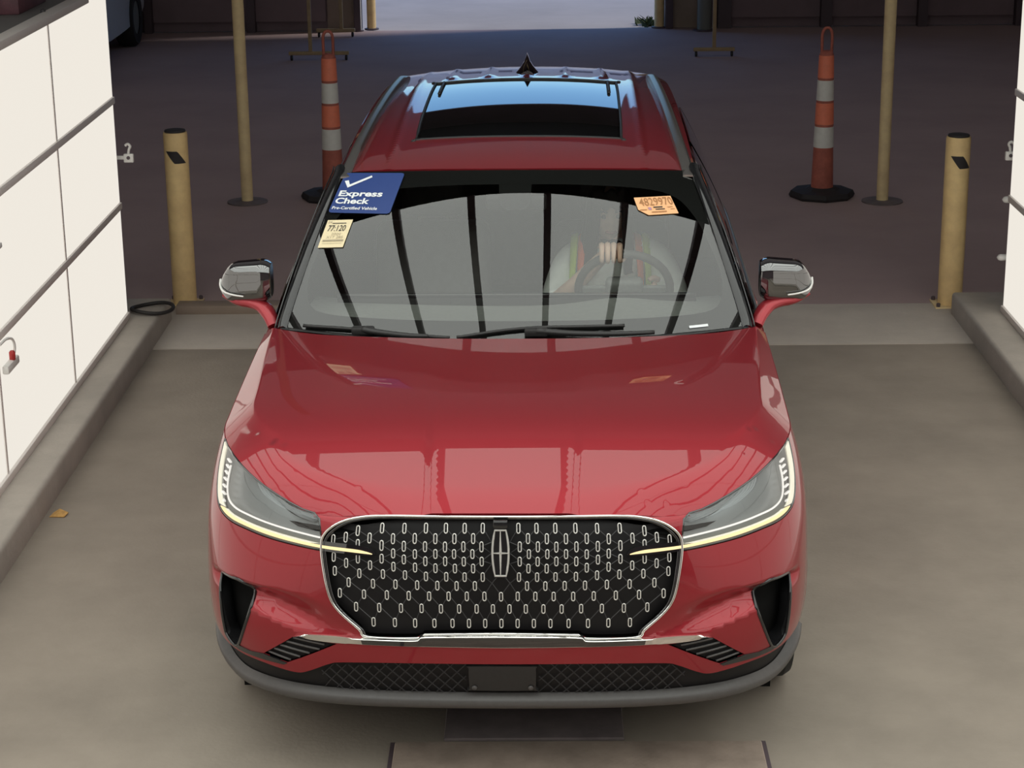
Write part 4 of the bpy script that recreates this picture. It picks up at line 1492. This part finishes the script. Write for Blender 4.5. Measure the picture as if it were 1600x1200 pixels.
# ---- wheels
def wheel(x, y, s):
    W_ = empty('wheel', (x, y, AXZ), 0, SUV)
    V, F = g_lathe([(.265, -.10), (.30, -.118), (.345, -.115), (.362, -.09), (.365, -.03), (.365, .03), (.362, .09), (.345, .115), (.30, .118), (.265, .10)], 48, 'x')
    mesh('tire', V, F[:-2], M['rubber'], W_, True, None, 30)
    V, F = g_lathe([(.262, -.10), (.262, .10), (.25, .10 ), (.24, .07), (.24, -.10)], 48, 'x')
    mesh('rim', V, F[:-2], M['alloy'], W_, True, None, 30)
    mb = MB()
    for k in range(10):
        a = 2 * pi * k / 10
        R = Matrix.Rotation(a, 3, 'X')
        V, F = g_box(s * .075, 0, .135, .03, .035, .23, .006, 1)
        mb.add([tuple(R @ Vector(v)) for v in V], F)
    V, F = g_lathe([(.05, .05), (.05, .09), (.03, .098)] if s > 0 else [(.03, -.098), (.05, -.09), (.05, -.05)], 20, 'x')
    mb.add(V, F)
    mb.build('spokes', M['alloy'], W_)
for s in (-1, 1):
    wheel(s * .858, AXF, s)
    wheel(s * .850, AXR, s)
    # dark wheel-house liner
    for cy in (AXF, AXR):
        t = np.linspace(-.25, pi + .25, 24)
        V = [(s * .80 + dx, cy + .42 * cos(q), AXZ + .42 * sin(q)) for dx in (-.16, .13) for q in t]
        V += [(s * .80 - s * .16, cy + .42 * cos(q), AXZ + .42 * sin(q)) for q in t]
        mesh('wheel_liner', V, [(i, i + 1, i + 25, i + 24) for i in range(23)] + [tuple(range(48, 72))], M['void'], SUV, False)

# ---- door mirrors
def door_mirror(s):
    D = empty('door_mirror', (0, 0, 0), 0, SUV)
    # housing: rounded shell, lofted across the width
    V, F = [], []
    n = 20
    xs = np.linspace(0, 1, 13)
    for t in xs:
        x = .925 + .200 * t
        if t <= .12: k = (.80 + .20 * (t / .12))
        elif t >= .72: k = 1 - .80 * ((t - .72) / .28) ** 2.2
        else: k = 1
        zc = 1.236 - .012 * t - .018 * max(0, (t - .72) / .28)
        hh = (.080 - .010 * t) * max(k, .12)
        dd = (.068 - .012 * t) * max(k, .2)
        yc = 1.745 + .025 * t
        for q in range(n):
            a = 2 * pi * q / n
            c_, s_ = cos(a), sin(a)
            e = .52
            V.append((s * x, yc + dd * np.sign(c_) * abs(c_) ** e, zc + hh * np.sign(s_) * abs(s_) ** e))
    for i in range(len(xs) - 1):
        for q in range(n):
            F.append((i * n + q, i * n + (q + 1) % n, (i + 1) * n + (q + 1) % n, (i + 1) * n + q))
    F.append(tuple(reversed(range(n)))); F.append(tuple((len(xs) - 1) * n + q for q in range(n)))
    mesh('cap', V, [f if s > 0 else f[::-1] for f in F], M['mirrorcap'], D, True, None, 60)
    # red lower shell and stalk
    P = catmull([(s * .905, 1.64, 1.085), (s * .925, 1.665, 1.115), (s * .955, 1.70, 1.142), (s * 1.00, 1.725, 1.152), (s * 1.06, 1.74, 1.158), (s * 1.112, 1.755, 1.176)], 6)
    r = np.interp(np.linspace(0, 1, len(P)), [0, .2, .45, .7, 1], [.030, .030, .036, .034, .014])
    V, F = g_tube(P, r, 12, flat=.62, up=(0, 0, 1))
    mesh('stalk', V, F, M['paint'], D, True, None, 60)
    # turn signal along the outer lower edge
    P = catmull([(s * 1.128, 1.77, 1.232), (s * 1.126, 1.745, 1.212), (s * 1.108, 1.712, 1.198), (s * 1.07, 1.692, 1.190), (s * 1.03, 1.684, 1.186)], 6)
    V, F = g_tube(P - np.array([s * .004, -.003, 0]), np.linspace(.0045, .003, len(P)), 6)
    mesh('turn_signal', V, F, M['white_pl'], D, True)
    # mirror glass on the back
    V, F = g_box(s * 1.015, 1.806, 1.232, .13, .010, .10, .003, 1)
    mesh('mirror_glass', V, F, M['chrome'], D, True, None, 40)
door_mirror(-1)
door_mirror(1)

# ---- cabin
V, F = g_grid(lambda u, v: np.stack([u * .80, 1.52 + .14 * u * u + v * .52, 1.075 + .035 * np.sin(v * pi) - .02 * v + .03 * np.exp(-((u - .5) / .22) ** 2) * np.clip(v * 2 - .6, 0, 1) - .0 * u], -1), np.linspace(-1, 1, 40), np.linspace(0, 1, 12))
DS = mesh('dashboard', V, F, M['dash'], SUV, True)
box('fascia', -.80, .80, 2.04, 2.10, .62, 1.055, M['dash'], DS, bev=.02)
box('screen_panel', -.70, .70, 1.93, 1.95, 1.07, 1.13, M['black_gloss'], DS, bev=.006)
V, F = g_grid(lambda u, v: np.stack([u * .66, 2.12 + v * 2.4, Rf(u * .62, 2.12 + v * 2.4)[:, 2] - .035], -1), np.linspace(-1, 1, 10), np.linspace(0, 1, 14))
mesh('headliner', V, F, M['headliner'], SUV, True)
def seat(x, y):
    S = empty('seat', (x, y, 0), 0, SUV)
    V, F = g_box(0, 0, .60, .50, .52, .18, .05, 3)
    mesh('cushion', V, F, M['seat'], S, True, None, 50)
    R = Matrix.Rotation(radians(-16), 3, 'X')
    V, F = g_box(0, .32, .92, .50, .14, .60, .06, 3, R)
    mesh('backrest', V, F, M['seat'], S, True, None, 50)
    V, F = g_box(0, .43, 1.31, .27, .10, .18, .04, 3, R)
    mesh('headrest', V, F, M['seat'], S, True, None, 50)
    for s in (-1, 1):
        V, F = g_tube([(s * .06, .40, 1.18), (s * .06, .42, 1.26)], .007, 6)
        mesh('headrest_post', V, F, M['rail'], S, True)
seat(-.385, 2.50)
seat(.385, 2.50)
B_ = empty('rear_bench', (0, 3.45, 0), 0, SUV)
V, F = g_box(0, 0, .62, 1.35, .50, .20, .05, 3); mesh('cushion', V, F, M['seat'], B_, True, None, 50)
V, F = g_box(0, .33, .95, 1.35, .14, .60, .06, 3, Matrix.Rotation(radians(-16), 3, 'X')); mesh('backrest', V, F, M['seat'], B_, True, None, 50)
# interior mirror
V, F = g_box(0, 2.02, 1.475, .24, .03, .065, .014, 2)
mesh('rear_view_mirror', V, F, M['plastic'], SUV, True, None, 40)
# steering wheel
SWC = Vector((.425, 2.17, 1.085))
SWR = Matrix.Rotation(radians(114), 3, 'X')
SW = empty('steering_wheel', tuple(SWC), 0, SUV)
P = [tuple(SWR @ Vector((.183 * cos(t), .183 * sin(t) * .97, 0))) for t in np.linspace(0, 2 * pi, 48, endpoint=False)]
V, F = g_tube(P, .0165, 10, True)
mesh('rim', V, F, M['seat'], SW, True)
V, F = g_box(0, 0, 0, .15, .11, .05, .02, 3)
mesh('hub', [tuple(SWR @ Vector(v)) for v in V], F, M['dash'], SW, True, None, 40)
for a in (0, pi, -pi / 2):
    V, F = g_box(.115 * cos(a), .115 * sin(a), 0, .11 if abs(cos(a)) > .5 else .035, .035 if abs(cos(a)) > .5 else .11, .018, .006, 1)
    mesh('spoke', [tuple(SWR @ Vector(v)) for v in V], F, M['dash'], SW, True, None, 40)

# ================================================================== papers and sticker on the windshield
CARM = Matrix.Translation((CARX, 0, 0)) @ Matrix.Rotation(CARA, 4, 'Z')
def text_geo(txt, size=1., bold=0., spacing=1.):
    cu = bpy.data.curves.new('txt', 'FONT')
    cu.body = txt
    cu.size = 1.
    cu.offset = bold
    cu.space_character = spacing
    cu.resolution_u = 3
    ob = bpy.data.objects.new('txt', cu)
    COL.objects.link(ob)
    dg = bpy.context.evaluated_depsgraph_get()
    me = bpy.data.meshes.new_from_object(ob.evaluated_get(dg))
    V = np.array([v.co[:] for v in me.vertices]) if len(me.vertices) else np.zeros((0, 3))
    F = [tuple(p.vertices) for p in me.polygons]
    bpy.data.objects.remove(ob)
    bpy.data.meshes.remove(me)
    bpy.data.curves.remove(cu)
    return V, F

class Sticker:
    """a sheet on the windshield; TL, TR, BR, BL in glass coordinates"""
    def __init__(s, name, quad, m, label, cat, outline=None):
        s.q = np.array(quad, float)
        s.e = empty(name)
        s.e.matrix_world = CARM
        tag(s.e, label, cat)
        ol = outline if outline is not None else [(0, 0), (1, 0), (1, 1), (0, 1)]
        ol = resample(ol, .12)
        patch('sheet', s.map(ol), Wn, m, s.e, sp=.02, th=.001, off=.004)
    def map(s, p):
        p = np.array(p, float)
        x, y = p[:, :1], p[:, 1:2]          # y down
        TL, TR, BR, BL = s.q
        return TL * (1 - x) * (1 - y) + TR * x * (1 - y) + BR * x * y + BL * (1 - x) * y
    def put(s, V, F, m, name):
        uv = s.map(V[:, :2])
        P = OUT(Wn, .0062)(uv[:, 0], uv[:, 1])
        return mesh(name, P, F, m, s.e, False)
    def text(s, txt, x0, x1, y0, y1, m, bold=0., name='lettering', spacing=1.):
        """cap height spans y0..y1 (y down), width x0..x1"""
        V, F = text_geo(txt, bold=bold, spacing=spacing)
        lo, hi = V.min(0), V.max(0)
        cap = text_geo('H')[0].max(0)[1]
        X = x0 + (V[:, 0] - lo[0]) / (hi[0] - lo[0]) * (x1 - x0)
        Y = y1 - V[:, 1] / cap * (y1 - y0)
        return s.put(np.stack([X, Y], 1), F, m, name)
    def poly(s, pts, m, name):
        return s.put(np.array(pts, float), [tuple(range(len(pts)))], m, name)
rc = lambda r: [(r, 0), (1 - r, 0), (1 - r * .3, r * .3), (1, r), (1, 1 - r), (1 - r * .3, 1 - r * .3), (1 - r, 1), (r, 1), (r * .3, 1 - r * .3), (0, 1 - r), (0, r), (r * .3, r * .3)]
b = Sticker('windshield_sticker', [(-.978, .982), (-.629, .975), (-.652, .693), (-.984, .693)], M['st_blue'], 'blue Express Check sticker with white tick at the top corner of the windshield', 'sticker', rc(.05))
b.poly([(.055, .225), (.118, .205), (.165, .315), (.470, .078), (.492, .125), (.150, .395)], M['st_white'], 'tick_mark')
b.text('Express', .055, .775, .475, .605, M['st_white'], .030)
b.text('Check', .045, .605, .655, .785, M['st_white'], .030)
b.text('Pre-Certified Vehicle', .040, .775, .860, .925, M['st_white'], .018)
y = Sticker('windshield_label', [(-.968, .641), (-.836, .65), (-.844, .474), (-.969, .462)], M['st_yellow'], 'cream paper label reading 77:120 under the blue sticker on the windshield', 'paper label')
y.text('77:120', .14, .84, .21, .42, M['ink'], .004)
y.text('24', .06, .22, .05, .13, M['ink_g'])
y.text('2020', .36, .74, .49, .57, M['ink_g'], -.005)
y.text('X1T 285', .20, .86, .60, .69, M['ink_g'], -.005)
for a0, a1, c0, c1, mm in ((.25, .80, .125, .150, 'ink'), (.10, .93, .735, .765, 'ink_g'), (.10, .93, .785, .80, 'ink_g'), (.12, .9, .86, .87, 'ink_g')):
    y.poly([(a0, c0), (a1, c0), (a1, c1), (a0, c1)], M[mm], 'print_line')
g = Sticker('windshield_label', [(.632, .793), (.831, .802), (.847, .683), (.640, .674)], M['st_orange'], 'peach paper label reading 4829970 on the driver side of the windshield', 'paper label', [(0, 0), (1, 0), (1, 1), (.24, 1), (.02, .68)])
g.text('4829970', .10, .98, .08, .50, M['ink_o'], .006)
for a0, a1, c0, c1, mm in ((.42, .66, .58, .64, 'ink'), (.46, .70, .70, .75, 'ink'), (.34, .72, .84, .90, 'ink_o'), (.06, .24, .70, .74, 'ink_o'), (.28, .36, .60, .74, 'ink_p'), (.78, .92, .62, .65, 'ink_o'), (.84, .95, .74, .77, 'ink_o')):
    g.poly([(a0, c0), (a1, c0), (a1, c1), (a0, c1)], M[mm], 'print_line')
v = Sticker('number_strip', [(.762, .030), (.845, .031), (.845, .018), (.762, .017)], M['st_white'], 'tiny white number strip at the lower driver-side corner of the windshield', 'label')

# ================================================================== the driver
PERS = empty('person')
PERS.matrix_world = CARM @ Matrix.Translation((.385, 2.56, .69))
tag(PERS, 'person with long dark hair and hi-vis vest driving, one hand on the wheel', 'person')
OX, OY, OZ = .385, 2.56, .69
def loc3(x, y, z): return (x - OX, y - OY, z - OZ)
def skin_mesh(name, nodes, edges, m, root=0, sub=2, parent=PERS):
    me = bpy.data.meshes.new(name)
    me.from_pydata([n[:3] for n in nodes], edges, [])
    ob = bpy.data.objects.new(name, me)
    COL.objects.link(ob)
    md = ob.modifiers.new('s', 'SKIN')
    md.use_smooth_shade = True
    lay = me.skin_vertices[0].data
    for i, n in enumerate(nodes):
        lay[i].radius = (n[3], n[4] if len(n) > 4 else n[3])
        lay[i].use_root = (i == root)
    ms = ob.modifiers.new('d', 'SUBSURF')
    ms.levels = sub
    ms.render_levels = sub
    dg = bpy.context.evaluated_depsgraph_get()
    m2 = bpy.data.meshes.new_from_object(ob.evaluated_get(dg))
    m2.name = name
    bpy.data.objects.remove(ob)
    m2.materials.clear()
    m2.materials.append(m)
    m2.shade_smooth()
    o = bpy.data.objects.new(name, m2)
    return link(o, parent)
L3 = loc3
# body: pelvis, spine, neck, arms, thighs, shins in one skin
hx, hy, hz = .368, 2.50, 1.328           # head centre
wheel_top = Vector(SWC) + SWR @ Vector((-.055, .178, 0))
gx, gy, gz = wheel_top.x, wheel_top.y, wheel_top.z
N = [(*L3(.385, 2.56, .72), .13, .10), (*L3(.385, 2.60, .88), .125, .095), (*L3(.385, 2.60, 1.04), .135, .09), (*L3(.382, 2.575, 1.135), .10, .07), (*L3(.376, 2.55, 1.195), .050, .048), (*L3(.370, 2.52, 1.245), .048, .048),
     (*L3(.20, 2.56, 1.115), .055), (*L3(.135, 2.42, .95), .045), (*L3(.22, 2.26, 1.07), .038), (*L3(gx - .01, gy + .085, gz - .01), .030, .026),
     (*L3(.565, 2.54, 1.13), .055), (*L3(.655, 2.43, .96), .045), (*L3(.60, 2.30, .99), .038), (*L3(.565, 2.235, 1.03), .030, .026),
     (*L3(.29, 2.42, .70), .085), (*L3(.28, 2.10, .70), .065), (*L3(.28, 1.92, .42), .05), (*L3(.48, 2.42, .70), .085), (*L3(.48, 2.10, .70), .065), (*L3(.48, 1.92, .42), .05)]
Ed = [(0, 1), (1, 2), (2, 3), (3, 4), (4, 5), (3, 6), (6, 7), (7, 8), (8, 9), (3, 10), (10, 11), (11, 12), (12, 13), (0, 14), (14, 15), (15, 16), (0, 17), (17, 18), (18, 19)]
body = skin_mesh('body', N, Ed, M['skin'])
# head: shaped ellipsoid with brow, nose, cheeks, chin, eyes, ears
def head_geo():
    V, F = [], []
    nu, nv = 36, 26
    for j in range(nv + 1):
        ph = pi * j / nv
        for i in range(nu):
            th = 2 * pi * i / nu
            x, yv, z = sin(ph) * cos(th), sin(ph) * sin(th), cos(ph)
            X, Y, Z = .074 * x, .094 * yv, .118 * z
            if z < 0:                       # jaw tapers
                X *= 1 - .28 * (-z) ** 1.6
                Y *= 1 - .10 * (-z)
            fr = max(0, -yv)                # face looks to -y
            Y += .010 * fr ** 4
            Y -= .024 * exp(-(x / .17) ** 2 - ((z + .16) / .20) ** 2) * (fr > .5)   # nose
            Y -= .009 * exp(-(x / .35) ** 2 - ((z + .80) / .16) ** 2) * (fr > .1)   # chin
            Y -= .006 * exp(-(x / .30) ** 2 - ((z + .50) / .08) ** 2) * (fr > .3)   # lips
            for sx in (-1, 1):
                Y += .009 * exp(-((x - sx * .42) / .16) ** 2 - ((z - .05) / .10) ** 2) * (fr > .3)   # eye sockets
            V.append((X, Y, Z))
    for j in range(nv):
        for i in range(nu):
            F.append((j * nu + i, (j + 1) * nu + i, (j + 1) * nu + (i + 1) % nu, j * nu + (i + 1) % nu))
    return V, F
HR = Matrix.Rotation(radians(6), 4, 'Z') @ Matrix.Rotation(radians(6), 4, 'X')
def put_head(o):
    o.matrix_local = Matrix.Translation(L3(hx, hy, hz)) @ HR
    return o
V, F = head_geo()
# join the head surface into the body mesh so the figure stays one continuous object
bm = bmesh.new()
bm.from_mesh(body.data)
T = Matrix.Translation(L3(hx, hy, hz)) @ HR
vs = [bm.verts.new(T @ Vector(p)) for p in V]
for f in F:
    if len(set(f)) == 4:
        try: bm.faces.new([vs[k] for k in f])
        except ValueError: pass
# right hand on the top of the rim: palm with four curled fingers and a thumb
def chain(bm, pts, rad, n=8):
    V, F = g_tube(catmull(pts, 4), np.interp(np.linspace(0, 1, (len(pts) - 1) * 4 + 1), np.linspace(0, 1, len(rad)), rad), n)
    vs = [bm.verts.new(v) for v in V]
    for f in F:
        bm.faces.new([vs[k] for k in f])
Cx, Cy, Cz = L3(gx, gy, gz)
for k in range(4):
    dx = (-.036 + .0235 * k)
    ln = (.92, 1.05, 1.0, .82)[k]
    zz = Cz - .002 * abs(k - 1.2)
    chain(bm, [(Cx + dx * .8, Cy + .066, zz + .006), (Cx + dx, Cy + .026, zz + .031), (Cx + dx, Cy - .008, zz + .033), (Cx + dx, Cy - .030 * ln, zz + .016), (Cx + dx, Cy - .031 * ln, zz - .014), (Cx + dx, Cy - .016, zz - .028 * ln)], [.012, .0125, .0115, .0105, .0095, .008])
chain(bm, [(Cx + .030, Cy + .07, Cz - .006), (Cx + .050, Cy + .044, Cz - .008), (Cx + .052, Cy + .022, Cz - .022), (Cx + .040, Cy + .004, Cz - .030)], [.014, .013, .012, .009])
V, F = g_box(Cx - .002, Cy + .052, Cz + .010, .086, .062, .028, .012, 3)
vs = [bm.verts.new(v) for v in V]
for f in F:
    bm.faces.new([vs[k] for k in f])
# left hand resting low behind the rim
q = L3(.555, 2.205, 1.055)
for k in range(4):
    chain(bm, [(q[0] + .012 - .006 * k, q[1] + .03, q[2] - .02 + .018 * k), (q[0] - .008, q[1] - .005, q[2] - .02 + .018 * k), (q[0] - .028, q[1] - .012, q[2] - .022 + .018 * k), (q[0] - .034, q[1] + .010, q[2] - .024 + .018 * k)], [.011, .0105, .0095, .008])
chain(bm, [(q[0] + .01, q[1] + .035, q[2] + .05), (q[0] - .012, q[1] + .02, q[2] + .062), (q[0] - .03, q[1] + .012, q[2] + .055)], [.012, .011, .009])
for f in bm.faces:
    f.smooth = True
bmesh.ops.recalc_face_normals(bm, faces=bm.faces[:])
bm.to_mesh(body.data)
bm.free()
for sx in (-1, 1):
    V, F = g_lathe([(.0, -.004), (.009, -.003), (.010, 0), (.006, .004), (.0, .005)], 12, 'y', (sx * .030, -.080, .006))
    put_head(mesh('eye', V, F, M['eye'], PERS, True))
    V, F = g_tube([(sx * .016, -.090, .026), (sx * .030, -.088, .031), (sx * .045, -.078, .027)], .004, 6)
    put_head(mesh('eyebrow', V, F, M['hair'], PERS, True))
V, F = g_tube(catmull([(-.022, -.084, -.058), (0, -.094, -.060), (.022, -.084, -.058)], 4), .0055, 6)
put_head(mesh('mouth', V, F, M['lip'], PERS, True))
# hair: cap with fringe and long sides falling to the shoulders
V, F = [], []
nu, nv = 40, 18
for j in range(nv + 1):
    t = j / nv
    for i in range(nu + 1):
        th = radians(-58) + (radians(296)) * i / nu          # opening faces -y
        ang = th
        c_, s_ = cos(ang), sin(ang)
        if t < .45:
            ph = (t / .45) * pi / 2
            r = sin(ph); z = .128 * cos(ph)
            X, Y = .090 * r * c_, .108 * r * s_
        else:
            k = (t - .45) / .55
            z = -.26 * k
            sp = 1 + .35 * k
            X, Y = .090 * sp * c_ * (1 + .03 * sin(9 * ang)), .108 * (1 - .10 * k) * s_ * (1 + .03 * sin(9 * ang)) + .02 * k
        V.append((X, Y, z + .006))
for j in range(nv):
    for i in range(nu):
        F.append((j * (nu + 1) + i, (j + 1) * (nu + 1) + i, (j + 1) * (nu + 1) + i + 1, j * (nu + 1) + i + 1))
hair = put_head(mesh('hair', V, F, M['hair'], PERS, True))
md = hair.modifiers.new('th', 'SOLIDIFY'); md.thickness = .012; md.offset = 0
V, F = g_grid(lambda u, v: np.stack([u * .07, -.088 * np.sqrt(np.clip(1 - (u * .75) ** 2, 0, 1)) - .010 + .02 * (1 - v), .118 - .075 * v + .01 * np.cos(u * 9)], -1), np.linspace(-1, 1, 16), np.linspace(0, 1, 5))
fr_ = put_head(mesh('fringe', V, F, M['hair'], PERS, True))
md = fr_.modifiers.new('th', 'SOLIDIFY'); md.thickness = .010
# shirt with sleeves to the elbow
Ns = [(*L3(.385, 2.57, .74), .155, .125), (*L3(.385, 2.60, .90), .15, .115), (*L3(.385, 2.60, 1.04), .155, .11), (*L3(.382, 2.58, 1.13), .105, .085), (*L3(.376, 2.56, 1.168), .062, .060),
      (*L3(.205, 2.565, 1.12), .075), (*L3(.145, 2.44, .975), .064), (*L3(.16, 2.37, .985), .056), (*L3(.565, 2.545, 1.138), .078), (*L3(.645, 2.445, .985), .066), (*L3(.635, 2.385, .975), .058)]
shirt = skin_mesh('shirt', Ns, [(0, 1), (1, 2), (2, 3), (3, 4), (3, 5), (5, 6), (6, 7), (3, 8), (8, 9), (9, 10)], M['shirt'])
# hi-vis stripes of the vest: bands over each shoulder, down the chest
for s in (-1, 1):
    for k, mm, nm in ((0, 'vest_g', 'vest_stripe_green'), (1, 'vest_o', 'vest_stripe_orange')):
        x0 = (.385 - .158 + .032 * k) if s < 0 else (.385 + .138 - .032 * k)
        pts = [(x0, 2.70, 1.08), (x0, 2.645, 1.185), (x0, 2.560, 1.212), (x0 + s * .004, 2.478, 1.165), (x0 + s * .010, 2.440, 1.06), (x0 + s * .014, 2.430, .93), (x0 + s * .014, 2.43, .80)]
        P = [L3(*p) for p in pts]
        V, F = g_tube(catmull(P, 5), .017, 8, flat=.45, up=(s * .35, -.2, 1) )
        mesh(nm, V, F, M[mm], PERS, True)
